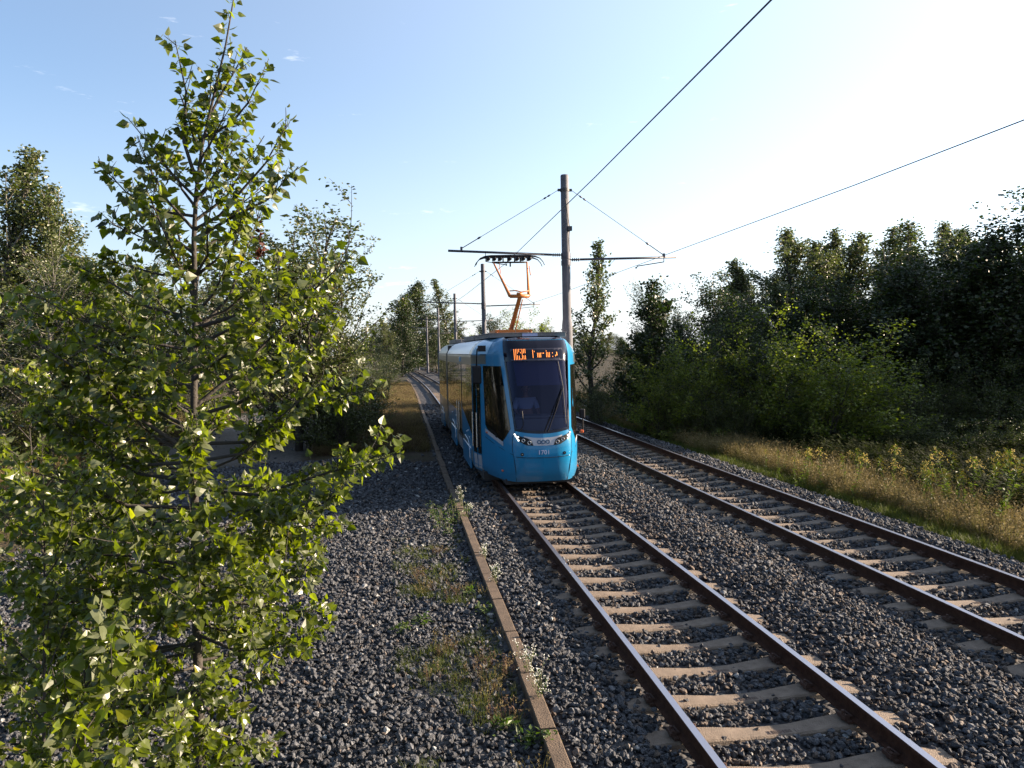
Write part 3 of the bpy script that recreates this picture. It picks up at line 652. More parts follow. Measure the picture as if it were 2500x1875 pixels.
MB().box((0, 6.3, .32), (2.2, 9.6, .2)).box((0, 1.6, .34), (1.5, 2.2, .12)).build('underframe', under, tram)
# wipers
wp = MB(); wp.tube([sl(.10, 1.50, .03), sl(.30, 1.9, .04), sl(.49, 2.36, .04)], .010, 6); wp.tube([sl(.03, 1.50, .03), sl(.24, 1.9, .035), sl(.46, 2.3, .035)], .010, 6); wp.tube([sl(.49, 2.36, .035), sl(.50, 1.6, .03)], .008, 6); wp.tube([sl(.49, 2.36, .035), sl(.42, 2.9, .03)], .008, 6)
wp.tube([sl(-.47, 1.5, .03), sl(-.40, 1.62, .03), sl(-.41, 1.9, .03)], .009, 6); wp.build('windscreen_wiper', tblack, tram)
# mirrors
mr = MB(); mr.box((-1.28, .92, 2.64), (.20, .09, .40)); mr = mr.build('wing_mirror', tblack, tram, bevel=.035)
MB().tube([(-1.12, .80, 3.20), (-1.22, .78, 3.24), (-1.27, .80, 3.20), (-1.28, .85, 3.05), (-1.28, .92, 2.80)], .014, 8).box((-1.17, .80, 3.21), (.16, .14, .13)).build('mirror_arm', tblack, mr)
mr = MB(); mr.box((1.03, .80, 1.73), (.13, .06, .21)); mr = mr.build('wing_mirror', tblack, tram, bevel=.025)
MB().tube([(.86, .70, 1.33), (.94, .72, 1.33), (1.03, .76, 1.36), (1.04, .79, 1.62)], .014, 8).box((.88, .72, 1.33), (.10, .08, .08)).build('mirror_arm', tblack, mr)
MB().box((1.0, .74, 1.34), (.08, .05, .07)).build('indicator_lamp', amber, mr, bevel=.015)
# bogie covers, a pale tube standing in for the highlight along them, and wheels
pale_m = mat('cover_highlight', (.55, .58, .60), .35, .5)
for lc in (4.0, 8.6, 14.6):
    for sg in (-1, 1):
        m = MB(); m.box((sg * 1.246, lc, .53), (.05, 2.1, .52)); c = m.build('bogie_cover', blue, tram, bevel=.02)
        MB().tube([(sg * 1.277, lc - 1.0, .52), (sg * 1.281, lc - .99, .72), (sg * 1.281, lc - .9, .87), (sg * 1.281, lc - .6, .95), (sg * 1.281, lc + .2, .98)], .009, 6).build('cover_highlight', pale_m, c)
        for w_ in (-.9, .9):
            MB().tube([(sg * .71, lc + w_, .47), (sg * .80, lc + w_, .47)], .30, 24).tube([(sg * .68, lc + w_, .47), (sg * .70, lc + w_, .47)], .325, 24).build('wheel', under, tram)
    MB().box((0, lc, .42), (1.9, 2.3, .22)).build('bogie_frame', under, tram, bevel=.02)
for l_, z in ((3.2, 1.02), (3.55, 1.16), (3.9, 1.10), (7.6, 1.2), (9.2, 1.18)):
    MB().tube([(-1.252, l_, z), (-1.268, l_, z)], .022, 10).build('side_reflector', pale_m, tram)
MB().box((-1.262, 5.6, 2.94), (.05, .16, .13)).build('door_indicator', lblue, tram, bevel=.01)
# articulation and rear car
m = MB()
for k in range(7):
    l_ = S1END + .02 + k * .075; g = 1.20 if k % 2 else 1.13
    m.box((0, l_, 1.87), (2 * g, .07, 3.0 if k % 2 else 2.9))
m.build('articulation_bellows', rubber, tram)
def S2(side, o, l, z):  # rear car: straight sides with a tapered tail
    k = inset(z); return Vector((side * (o - k * o / 1.25), l, z))
m = MB(); plan = [(11.75, 1.25), (14, 1.25), (16.8, 1.25), (17.6, 1.19), (18.4, 1.0), (18.9, .75), (19.1, .4), (19.15, 0)]
for sd_ in (-1, 1):
    k = len(m.v)
    for z in zrow:
        for l_, o_ in plan: m.v.append(tuple(S2(sd_, o_, l_, z)))
    n = len(plan)
    for i in range(len(zrow) - 1):
        for j in range(n - 1):
            q = (k + i * n + j, k + i * n + j + 1, k + (i + 1) * n + j + 1, k + (i + 1) * n + j); m.f.append(q if sd_ > 0 else q[::-1]); m.m.append(0 if j < 2 else 1)
m.add([(-.65, 11.75, 3.46), (.65, 11.75, 3.46), (.65, 19, 3.46), (-.65, 19, 3.46)], [(0, 1, 2, 3)], 2)
m.add([(-1.25, 11.75, .4), (1.25, 11.75, .4), (1.25, 11.75, 3.1), (.7, 11.75, 3.45), (-.7, 11.75, 3.45), (-1.25, 11.75, 3.1)], [(5, 4, 3, 2, 1, 0)], 2)
m.build('rear_car_body', [silver, blue, roofm], tram, True)
for sg in (-1, 1):
    for a, b in ((12.0, 13.4), (13.5, 15.0), (15.1, 16.6)):
        q = [(sg * 1.256, a, 1.4), (sg * 1.256, b, 1.4), (sg * 1.256, b, 2.82), (sg * 1.256, a, 2.82)]; MB().add(q, [(0, 1, 2, 3) if sg > 0 else (3, 2, 1, 0)]).build('side_window', dglass, tram)
    MB().box((sg * 1.236, 14.3, 3.072), (.05, 5.0, .02)).build('rain_gutter', tblack, tram)
# roof equipment
m = MB().box((0, 3.2, 3.50), (1.80, 3.0, .10)); m.box((0, 3.2, 3.555), (1.84, 3.04, .015)); m.build('roof_equipment_box', roofm, tram, bevel=.012)
MB().box((.05, 1.695, 3.505), (.36, .02, .07)).build('roof_vent', mat('vent_grey_blue', (.24, .27, .42), .5), tram)
MB().box((0, 7.2, 3.53), (1.7, 3.2, .15)).build('roof_equipment_box', roofm, tram, bevel=.02)
MB().box((0, 14.2, 3.53), (1.7, 3.6, .15)).build('roof_equipment_box', roofm, tram, bevel=.02)
m = MB()
for l_ in (9.0, 10.4): 
    for a in (-.8, .8): m.tube([(a, l_, 3.46), (a, l_, 3.62)], .012, 6)
for a in (-.8, .8): m.tube([(a, 9.0, 3.62), (a, 10.4, 3.62)], .012, 6)
m.build('roof_handrail', steel_m, tram); MB().tube([(-.28, 1.75, 3.45), (-.28, 1.75, 3.68)], .008, 6).build('antenna', tblack, tram)
# pantograph
pg = MB()
for x in (-.45, .45): pg.box((x, 4.4, 3.66), (.06, 1.3, .06))
for l_ in (3.8, 5.0): pg.box((0, l_, 3.66), (.96, .06, .06))
for x in (-.45, .45):
    for l_ in (3.85, 4.95): pg.tube([(x, l_, 3.55), (x, l_, 3.63)], [.05, .035], 8)
pg = pg.build('pantograph_base', orange, tram)
KN = Vector((0, 2.75, 4.42)); HD = 5.60; HL = 4.15
MB().tube([(0, 4.3, 3.68), KN], [.062, .052], 10).tube([(.12, 4.3, 3.66), KN + Vector((.07, 0, -.04))], .014, 6).build('lower_arm', orange, tram, True)
ua = MB(); ua.tube([KN + Vector((-.235, 0, .05)), KN + Vector((.235, 0, .05))], .046, 10); ua.box(KN + Vector((0, 0, .10)), (.13, .10, .07))
hl, hr = Vector((-.46, HL - .12, HD - .16)), Vector((.42, HL - .12, HD - .16))
kl, kr = KN + Vector((-.24, 0, .06)), KN + Vector((.23, 0, .06))
ua.tube([kl, kl.lerp(hl, .12), kl.lerp(hl, .55), hl], [.042, .036, .026, .020], 8); ua.tube([kr, kr.lerp(hr, .12), kr.lerp(hr, .55), hr], [.042, .036, .026, .020], 8)
ua.tube([kl + Vector((0, .03, .12)), KN + Vector((-.08, .03, .19)), KN + Vector((.05, .03, .15)), kr + Vector((0, .03, .12))], .016, 6); ua = ua.build('upper_arm', orange, tram, True)
MB().tube([kr + Vector((.05, 0, .5)), hr + Vector((.06, 0, -.1))], .012, 6).tube([kl.lerp(hl, .65) + Vector((.05, 0, 0)), hl + Vector((.15, .02, 0))], .009, 6).build('guide_rod', orange, ua)
ph = MB()
for dl in (-.16, .16):
    pts = [(-.96, -.33), (-.93, -.17), (-.86, -.07), (-.76, -.02), (-.62, 0), (0, .012), (.62, 0), (.76, -.02), (.86, -.07), (.93, -.17), (.96, -.33)]
    pts = [(-.90, -.24), (-.86, -.15), (-.78, -.06), (-.66, -.015), (-.5, 0), (0, .008), (.5, 0), (.66, -.015), (.78, -.06), (.86, -.15), (.90, -.24)]
    ph.tube([(x - .02, HL + dl, HD + z) for x, z in pts], [.010, .011, .013, .020, .024, .024, .024, .020, .013, .011, .010], 8)
ph.tube([(-.48, HL - .02, HD - .15), (.44, HL - .02, HD - .15)], .022, 8)
for x in (-.56, -.40, -.25, 0, .2, .36, .52): ph.box((x - .02, HL, HD - .06), (.07, .36, .07))
for x in (-.2, -.08, .1, .25): ph.tube([(x, HL - .1, HD - .14), (x, HL - .1, HD - .03)], .018, 6)
ph.tube([(0, HL, HD - .15), (0, HL, HD - .26)], .02, 6); ph.build('pantograph_head', tblack, tram, True)
# cab interior
cabm = mat('cab_lining', (.07, .07, .085), .8); deskm = mat('cab_desk', (.16, .18, .19), .6)
m = MB(); m.box((0, 2.3, 1.9), (2.0, .04, 2.6)); m.box((0, 1.65, .75), (1.3, 1.2, .04)); m.build('cab_bulkhead', cabm, tram)
m = MB(); m.box((0, .55, 1.45), (1.2, .6, .5)); m.box((0, .62, 1.725), (1.24, .5, .05)); m.build('driver_desk', deskm, tram, bevel=.03)
m = MB(); m.add([sl(-.56, 2.93, -.08), sl(.56, 2.93, -.08), sl(.54, 2.42, -.08), sl(-.50, 2.42, -.08)], [(0, 1, 2, 3)]); bl = m.build('sun_blind', mat('sun_blind', (.045, .05, .15), .8), tram)
m = MB(); m.box((-.10, 1.75, 1.5), (.52, .5, .14)); m.box((-.10, 2.0, 1.95), (.5, .12, .9)); m.build('driver_seat', cabm, tram, bevel=.05)
# ------------------------------------------------------------ driver
def lw(x, y, z):  # tram-local -> world
    c, s_ = math.cos(-TH0), math.sin(-TH0); return Vector((TO.x + x * c - y * s_, TO.y + x * s_ + y * c, z))
def skinfig(name, nodes, edges, m_, parent=None, sub=2):
    me = bpy.data.meshes.new(name); me.from_pydata([n_[0] for n_ in nodes], edges, []); o = ob(name, me, parent, m_)
    sk_ = o.modifiers.new('skin', 'SKIN'); sk_.use_smooth_shade = True
    for i, n_ in enumerate(nodes): v = me.skin_vertices[0].data[i]; v.radius = (n_[1], n_[2] if len(n_) > 2 else n_[1])
    me.skin_vertices[0].data[0].use_root = True
    s_ = o.modifiers.new('sub', 'SUBSURF'); s_.levels = sub; s_.render_levels = sub; return o
skin_m = mat('skin', (.42, .24, .17), .5); shirt = mat('pale_blue_shirt', (.45, .60, .90), .8); hair_m = mat('hair', (.03, .02, .015), .7); trous = mat('dark_trousers', (.02, .02, .03), .8)
dv = empty('person', lw(-.10, 1.62, 1.55), 'seated driver in a pale blue shirt behind the tram windscreen', 'person', None, -TH0)
N = [((0, 0, .08), .15, .12), ((0, 0, .25), .15, .11), ((0, -.01, .42), .18, .11), ((0, -.01, .52), .09, .08), ((0, -.02, .585), .055, .055),
     ((0, -.035, .66), .072, .085), ((0, -.04, .76), .078, .095), ((0, -.03, .83), .05, .06),
     ((-.20, -.01, .47), .065), ((-.27, -.10, .25), .05), ((-.24, -.38, .17), .036), ((-.22, -.46, .17), .028, .016),
     ((.20, -.01, .47), .065), ((.27, -.10, .25), .05), ((.24, -.38, .17), .036), ((.22, -.46, .17), .028, .016),
     ((-.10, -.15, .07), .09), ((-.13, -.48, .08), .065), ((-.13, -.52, -.34), .045), ((-.13, -.64, -.38), .035),
     ((.10, -.15, .07), .09), ((.13, -.48, .08), .065), ((.13, -.52, -.34), .045), ((.13, -.64, -.38), .035)]
Ed = [(0, 1), (1, 2), (2, 3), (3, 4), (4, 5), (5, 6), (6, 7), (2, 8), (8, 9), (9, 10), (10, 11), (2, 12), (12, 13), (13, 14), (14, 15), (0, 16), (16, 17), (17, 18), (18, 19), (0, 20), (20, 21), (21, 22), (22, 23)]
body_o = skinfig('body', N, Ed, skin_m, dv)
# face details and hands as small attached pieces of skin
fm = MB(); hz = .72
fm.tube([(0, -.125, hz + .01), (0, -.145, hz - .02), (0, -.13, hz - .035)], [.008, .014, .010], 6)
for sg in (-1, 1):
    fm.tube([(sg * .078, -.03, hz + .02), (sg * .088, -.02, hz), (sg * .078, -.025, hz - .03)], [.008, .012, .007], 6)
    b_ = Vector((sg * .22, -.47, .17)); fm.box(b_ + Vector((0, -.03, 0)), (.07, .08, .026))
    for k in range(4): f0 = b_ + Vector(((k - 1.5) * .019, -.065, .004)); ln = (.058, .066, .062, .05)[k]; fm.tube([f0, f0 + Vector((0, -ln * .6, -.006)), f0 + Vector((0, -ln, -.03))], [.009, .0085, .007], 6)
    fm.tube([b_ + Vector((-sg * .03, -.01, 0)), b_ + Vector((-sg * .052, -.04, -.008)), b_ + Vector((-sg * .048, -.065, -.02))], [.011, .010, .008], 6)
fm.build('face_and_hands', skin_m, dv, True)
ey = MB()
for sg in (-1, 1): ey.tube([(sg * .030, -.118, hz + .03), (sg * .030, -.126, hz + .03)], .008, 8)
ey.tube([(-.025, -.126, hz - .062), (.025, -.126, hz - .062)], .005, 6); ey.build('eyes_and_mouth', hair_m, dv)
sh = skinfig('shirt', [((0, 0, .10), .165, .135), ((0, 0, .25), .162, .125), ((0, -.01, .42), .19, .122), ((0, -.01, .50), .10, .09), ((-.20, -.01, .47), .078), ((-.25, -.07, .32), .066), ((-.27, -.12, .24), .06), ((.20, -.01, .47), .078), ((.25, -.07, .32), .066), ((.27, -.12, .24), .06)],
             [(0, 1), (1, 2), (2, 3), (2, 4), (4, 5), (5, 6), (2, 7), (7, 8), (8, 9)], shirt, dv)
hr_ = skinfig('hair', [((0, .02, .70), .070, .075), ((0, -.01, .80), .080, .090), ((0, -.04, .845), .055, .07)], [(0, 1), (1, 2)], hair_m, dv)
# ------------------------------------------------------------ vegetation
bark = mat('bark_grey', (.036, .030, .024), .9, col2=(.020, .017, .014), nscale=12, bump=.5, bscale=40)
bark_pale = mat('bark_pale', (.19, .18, .155), .85, col2=(.06, .05, .04), nscale=9)
bark_dark = mat('bark_dark', (.035, .027, .02), .9)
LF_POP = leafmat('poplar_leaf', (.008, .018, .003), (.118, .146, .010), (1.8, 1.9, .36), .53, .36, .55, under=(.12, .135, .07))
LF_MID = leafmat('birch_leaf', (.026, .036, .008), (.068, .078, .016), (1.2, 1.5, .6), .35, .4, .5)
LF_OLV = leafmat('willow_leaf', (.030, .042, .012), (.085, .098, .026), (1.1, 1.35, .6), .3, .4, .5)
LF_DRK = leafmat('oak_leaf', (.012, .019, .007), (.033, .044, .013), (1.1, 1.6, .5), .28, .45, .35)
LF_YEL = leafmat('maple_leaf', (.050, .072, .011), (.135, .155, .020), (1.5, 1.7, .5), .45, .4, .4)
# leaf outlines (x across, y along, z lift)
POP = (np.array([(0, 0, 0), (.36, .06, .05), (.50, .30, .09), (.30, .66, .05), (0, 1.12, -.06), (-.30, .66, .05), (-.50, .30, .09), (-.36, .06, .05), (0, .40, -.02)]), [(8, 0, 1), (8, 1, 2), (8, 2, 3), (8, 3, 4), (8, 4, 5), (8, 5, 6), (8, 6, 7), (8, 7, 0)])
RHO = (np.array([(0, 0, 0), (.42, .38, .08), (0, 1.0, -.03), (-.42, .38, .08)]), [(0, 1, 2, 3)])
def frames(d, nrm):
    y = d / np.linalg.norm(d, axis=1, keepdims=True); x = np.cross(y, nrm); x /= np.linalg.norm(x, axis=1, keepdims=True) + 1e-9; z = np.cross(x, y); return x, y, z
def leaves_mesh(name, pos, d, nrm, size, shape, rg, petiole=0, vbias=0.0):
    sh, fc = shape; n = len(pos); x, y, z = frames(d, nrm); k = len(sh)
    curl = rg.uniform(-.6, .9, n)[:, None]
    zz = sh[None, :, 2] + curl * (sh[None, :, 1] ** 2) * .35
    V = pos[:, None] + size[:, None, None] * (sh[None, :, 0, None] * x[:, None] + sh[None, :, 1, None] * y[:, None] + zz[..., None] * z[:, None])
    F = (np.arange(n)[:, None, None] * k + np.array(fc)[None]).reshape(-1, len(fc[0]))
    var = np.repeat(np.clip(rg.beta(2, 2, n) + vbias, 0, 1), k); V = V.reshape(-1, 3); Fs = [F]
    if petiole:
        b0 = len(V); q = pos - y * (petiole * size[:, None]) + np.array([0, 0, .012]); wd = .0016
        PV = np.stack([pos - x * wd, pos + x * wd, q + x * wd, q - x * wd], 1).reshape(-1, 3); V = np.concatenate([V, PV]); var = np.concatenate([var, np.full(len(PV), .5)])
        Fs = [F, b0 + np.arange(n * 4).reshape(n, 4)] if F.shape[1] != 4 else [np.concatenate([F, b0 + np.arange(n * 4).reshape(n, 4)])]
    return npmesh(name, V, Fs, False, attrs={'var': var})
def polyl(p0, d, length, n, rg, curve, wob_=.12):
    pts = [Vector(p0)]; d = Vector(d).normalized()
    for i in range(n):
        d = (d + Vector((rg.normal() * wob_, rg.normal() * wob_, curve + rg.normal() * wob_ * .5))).normalized(); pts.append(pts[-1] + d * (length / n))
    return pts
def along(pts, n, t0, rg):
    """random points and directions along a polyline"""
    A = np.array([tuple(p) for p in pts]); t = (t0 + (1 - t0) * rg.uniform(size=n)) * (len(A) - 1) * .999; i = t.astype(int); f = (t - i)[:, None]
    return A[i] * (1 - f) + A[i + 1] * f, A[i + 1] - A[i]
def make_tree(name, seed, H, R0, prof, nb, nl, lsize, lmat, bmat, t0=.18, elev=(35, 60), trunk_r=None, shape=RHO, multi=1, wobt=.05, gap=.0, tipdrop=0.0, sub=5, spread=.10, shoots=0):
    """returns (trunk mesh, crown mesh): tapered trunk, limbs and twigs, leaves set along the twigs"""
    rg = np.random.default_rng(seed); tr = trunk_r or H * .012 + .02; wood = MB(); LP = []; LD = []; LW = []
    for mt in range(multi):
        a0 = rg.uniform(0, 6.28); ln = 0 if multi == 1 else .22
        h = H * (1 if mt == 0 else rg.uniform(.7, .95)); top = polyl((0, 0, -.3), (math.cos(a0) * ln, math.sin(a0) * ln, 1), h + .3, 9, rg, .05, wobt)
        rr = [tr / (1 + .4 * (multi > 1)) * (1 - i / 9.6) ** .8 + .004 for i in range(10)]; wood.tube(top, rr, 7)
        for b in range(nb // multi):
            t = t0 + (1 - t0) * ((b + rg.uniform()) / (nb // multi)) ** .85; t = min(t, .985)
            if rg.uniform() < gap: continue
            k = t * 9; i = min(int(k), 8); p = top[i].lerp(top[i + 1], k - i); az = b * 2.4 + rg.normal() * .5; r_ = R0 * prof(t) * rg.uniform(.65, 1.15)
            if r_ < .08: r_ = .08
            e = R(elev[0] + (elev[1] - elev[0]) * t + rg.normal() * 8); br = polyl(p, (math.cos(az) * math.cos(e), math.sin(az) * math.cos(e), math.sin(e)), r_ / max(math.cos(e), .35), 5, rg, .06 - tipdrop, .10)
            br0 = max(.006, rr[i] * .45); wood.tube(br, [br0 * (1 - j / 6.2) for j in range(6)], 4, caps=False)
            L_ = [(br, r_)]
            for q in range(sub):
                tt = rg.uniform(.25, .95) * 5; j = min(int(tt), 4); pp = br[j].lerp(br[j + 1], tt - j); dd = (br[j + 1] - br[j]).normalized(); az2 = rg.uniform(0, 6.28)
                dd = dd + Vector((math.cos(az2), math.sin(az2), .25 - tipdrop * 3)) * .8; sb = polyl(pp, dd, r_ * rg.uniform(.25, .5) + .15, 3, rg, .04 - tipdrop, .15); wood.tube(sb, [br0 * .4, br0 * .3, br0 * .2, .003], 3, caps=False); L_.append((sb, r_ * .4 + .15))
            for pl_, wg in L_: LP.append(pl_); LW.append(wg)
        LP.append(top[6:]); LW.append(H * .12)
    W = np.array(LW); W = W / W.sum(); cnt = rg.multinomial(nl, W); P_ = []; D_ = []
    for pl_, c in zip(LP, cnt):
        if c:
            p, d = along(pl_, c, .12, rg); P_.append(p); D_.append(d)
    p = np.concatenate(P_); d = np.concatenate(D_); d = d / (np.linalg.norm(d, axis=1, keepdims=True) + 1e-6); n = len(p)
    dd = d * .5 + rg.normal(size=(n, 3)) * .8 + np.array([0, 0, -.25]); p = p + rg.normal(size=(n, 3)) * spread * np.array([1, 1, .8])
    sz = lsize * rg.lognormal(0, .22, n); cm = leaves_mesh(name + '_crown', p, dd, rg.normal(size=(n, 3)), sz, shape, rg); cm.materials.append(lmat)
    tm = bpy.data.meshes.new(name + '_trunk'); tm.from_pydata(wood.v, [], wood.f); tm.polygons.foreach_set('use_smooth', [True] * len(wood.f)); tm.materials.append(bmat); tm.update()
    return tm, cm
prof_pop = lambda t: (math.sin(math.pi * min(1, t * .95 + .12)) ** .7) * (1.1 - .45 * t)
prof_cone = lambda t: (1.05 - t) * (1 if t > .2 else .7)
prof_round = lambda t: math.sin(math.pi * (.12 + .82 * t)) ** .6
prof_bush = lambda t: math.sin(math.pi * (.3 + .62 * t)) ** .6
KIND = {}
def kind(k, *a, **kw): tm, cm = make_tree(k, *a, **kw); z = np.empty(len(cm.vertices) * 3, np.float32); cm.vertices.foreach_get('co', z); z = np.sort(z[2::3]); KIND[k] = ((tm, cm), float(z[-max(4, len(z) // 400)]))
kind('aspen', 11, 9.0, 1.5, prof_pop, 60, 9000, .085, LF_OLV, bark_pale, t0=.22, elev=(30, 66), spread=.10)
kind('aspen2', 12, 9.0, 1.7, prof_pop, 48, 6500, .085, LF_OLV, bark_pale, t0=.25, elev=(35, 68), gap=.18, wobt=.08)
kind('sparse', 13, 8.0, 2.3, prof_pop, 50, 7000, .085, LF_OLV, bark, t0=.15, elev=(45, 70), gap=.1, multi=2, spread=.07)
kind('slender', 14, 8.0, .95, prof_pop, 54, 5000, .095, LF_OLV, bark, t0=.06, elev=(30, 72), spread=.09)
kind('dense', 15, 7.0, 2.1, prof_round, 60, 12000, .10, LF_DRK, bark_dark, t0=.08, elev=(10, 70), spread=.15)
kind('dense2', 16, 7.0, 2.3, prof_cone, 66, 12000, .10, LF_DRK, bark_dark, t0=.05, elev=(5, 65), spread=.15)
kind('twin', 17, 6.0, 1.35, prof_cone, 64, 10000, .10, LF_DRK, bark_dark, t0=.05, elev=(25, 72), multi=2, spread=.12)
kind('birch', 18, 8.0, 1.6, prof_round, 50, 7500, .06, LF_OLV, bark_pale, t0=.2, elev=(45, 70), tipdrop=.10, spread=.08)
kind('shrub', 19, 3.6, 1.9, prof_bush, 60, 9000, .085, LF_YEL, bark_dark, t0=.02, elev=(20, 75), multi=4, spread=.12)
kind('bush', 20, 3.2, 2.0, prof_bush, 60, 8500, .07, LF_MID, bark_dark, t0=.02, elev=(20, 75), multi=4, spread=.12)
LF_WIL = leafmat('grey_willow_leaf', (.045, .055, .024), (.115, .125, .058), (1.1, 1.3, .6), .35, .45, .4)
kind('windy', 21, 9.0, 1.5, prof_pop, 60, 11000, .09, LF_WIL, bark, t0=.15, elev=(40, 74), spread=.11, wobt=.07)
def plant(k, name, x, y, h, label, cat='tree', group=None, wscale=1.0, rz=None, tilt=(0, 0), share=True):
    (tm, cm), H = KIND[k]; s = h / H; r = empty(name, P(x, y), label, cat, group, 0); r.rotation_euler = (R(tilt[0]), R(tilt[1]), random.uniform(0, 6.28) if rz is None else rz); r.scale = (s * wscale, s * wscale, s)
    ob('trunk', tm, r); ob('crown', cm, r); return r
FX = 1826 / 1.1302  # photo scale used to turn measured directions into ground positions
def wx(px, y): return (px * 1.1302 - 1250) / 1826 * y
def hz(py, y, px=1106): return CAMZ + ((756 + (px - 1106) * -.0211) - py) * 1.1302 / 1826 * y - float(gz(np.float64(wx(px, y)), np.float64(y)))
G_R = 'trees of the wood right of the tracks'; G_L = 'trees of the young wood on the left'; G_F = 'far trees around the curve'
def T(k, px, py, y, label, group, name='tree', cat='tree', **kw): return plant(k, name, wx(px, y), y, hz(py, y, px), label, cat, group, **kw)
# right-hand wood, front row first (kept behind the sun's path onto the tracks)
T('slender', 1278, 520, 33, 'slender upright poplar directly right of the tall catenary pole', G_R, 'poplar_tree', wscale=1.15)
T('bush', 1300, 790, 31, 'low scrubby bush at the foot of the slender poplar', G_R, 'bush', 'bush', wscale=1.25)
T('twin', 1388, 612, 29, 'dark twin-topped tree right of the slender poplar', G_R, wscale=1.2)
T('shrub', 1425, 745, 27, 'light green shrub in front of the twin-topped tree', G_R, 'shrub', 'shrub', wscale=1.25)
T('birch', 1452, 608, 38, 'feathery pale birch behind the twin-topped dark tree', G_R, 'birch_tree', wscale=1.38)
T('windy', 1730, 525, 40, 'tall swaying poplar between the leftmost and the middle high poplars', G_R, 'poplar_tree', wscale=1.4)
T('windy', 1625, 560, 39, 'swaying poplar on the left shoulder of the high poplars', G_R, 'poplar_tree', wscale=1.4)
T('dense', 1535, 592, 32, 'rounded dark tree between the birch and the tall poplars', G_R, wscale=1.25)
T('shrub', 1515, 690, 27, 'tall green shrub below the rounded dark tree', G_R, 'shrub', 'shrub', wscale=1.25)
T('dense', 1590, 640, 27.5, 'broad mid green tree below the tall swaying poplars', G_R, wscale=1.25)
T('windy', 1672, 496, 38, 'tall wind-swept poplar, leftmost of the high right-hand poplars', G_R, 'poplar_tree', wscale=1.38)
T('windy', 1785, 512, 39, 'tall wind-swept poplar in the middle of the high poplars', G_R, 'poplar_tree', wscale=1.38, tilt=(0, 4))
T('windy', 1845, 500, 41, 'tall wind-swept poplar right of the middle high poplar', G_R, 'poplar_tree', wscale=1.25)
T('aspen', 1905, 506, 38, 'tall poplar, last of the high poplars before the dark mass', G_R, 'poplar_tree', wscale=1.50)
T('dense2', 1700, 640, 31, 'dark conical tree in front of the leftmost high poplar', G_R, wscale=1.38)
T('shrub', 1660, 655, 26.5, 'yellow-green leafy tree at the front, left of the bright bushy one', G_R, wscale=1.25)
T('shrub', 1835, 694, 25.8, 'bright yellow-green bushy tree catching the sun on its right side', G_R, wscale=1.9)
T('shrub', 1790, 712, 25.2, 'second bright bushy tree, left of and overlapping the brightest one', G_R, 'shrub', 'shrub', wscale=1.5)
T('dense', 1790, 600, 33, 'dark tree behind the bright bushy one', G_R, wscale=1.50)
T('dense2', 1880, 590, 32, 'dark tree right of and behind the bright bushy one', G_R, wscale=1.50)
T('aspen2', 1985, 492, 36, 'loose-topped dark tree left of the highest dark crowns', G_R, wscale=1.62)
T('dense', 1985, 530, 31, 'dark broad tree left of centre in the darkest mass', G_R, wscale=1.56)
T('dense2', 2060, 512, 30, 'dark tree in the middle of the darkest mass', G_R, wscale=1.62)
T('dense', 2120, 488, 30.5, 'high dark tree right of the middle of the darkest mass', G_R, wscale=1.50)
T('dense2', 2195, 425, 31, 'highest dark tree at the photo\'s right edge', G_R, wscale=1.62)
T('dense', 2260, 400, 31, 'highest dark tree, cut by the photo\'s right edge', G_R, wscale=1.62)
for px, y, w_ in ((1960, 27, 'leftmost'), (2050, 28, 'second'), (2140, 27.5, 'third'), (2230, 28, 'rightmost')): T('bush', px, 770, y, 'dark understorey bush below the darkest trees, %s of the row' % w_, G_R, 'bush', 'bush', wscale=1.4)
for px, y, w_ in ((1905, 24.6, 'leftmost'), (1975, 24.2, 'second'), (2045, 23.8, 'third'), (2120, 23.6, 'fourth'), (2195, 23.4, 'fifth'), (2270, 23.2, 'rightmost')): T('bush', px, 905, y, 'low dark bush behind the goldenrods, %s of that row' % w_, G_R, 'bush', 'bush', wscale=2.2)
for px, y, w_ in ((1470, 26.5, 'leftmost'), (1560, 26, 'second'), (1740, 25.5, 'third'), (1620, 25.8, 'rightmost but one')): T('bush', px, 830, y, 'low green bush at the wood\'s front edge, %s of its row' % w_, G_R, 'bush', 'bush', wscale=1.5)
k_ = 0
for px, py, y in ((1350, 735, 60), (1400, 700, 55), (1480, 660, 46), (1560, 610, 44), (1620, 590, 44), (1730, 590, 44), (1800, 570, 46), (1870, 560, 46), (1950, 560, 42), (2030, 540, 40), (2100, 520, 40), (2170, 490, 38), (2240, 470, 38), (1645, 600, 36), (1740, 610, 35), (1500, 700, 36)):
    k_ += 1; T(['dense', 'dense2', 'windy'][k_ % 3], px, py, y, 'dark tree in the depth of the right-hand wood, %s from the left' % ordw(k_), G_R, wscale=1.35)
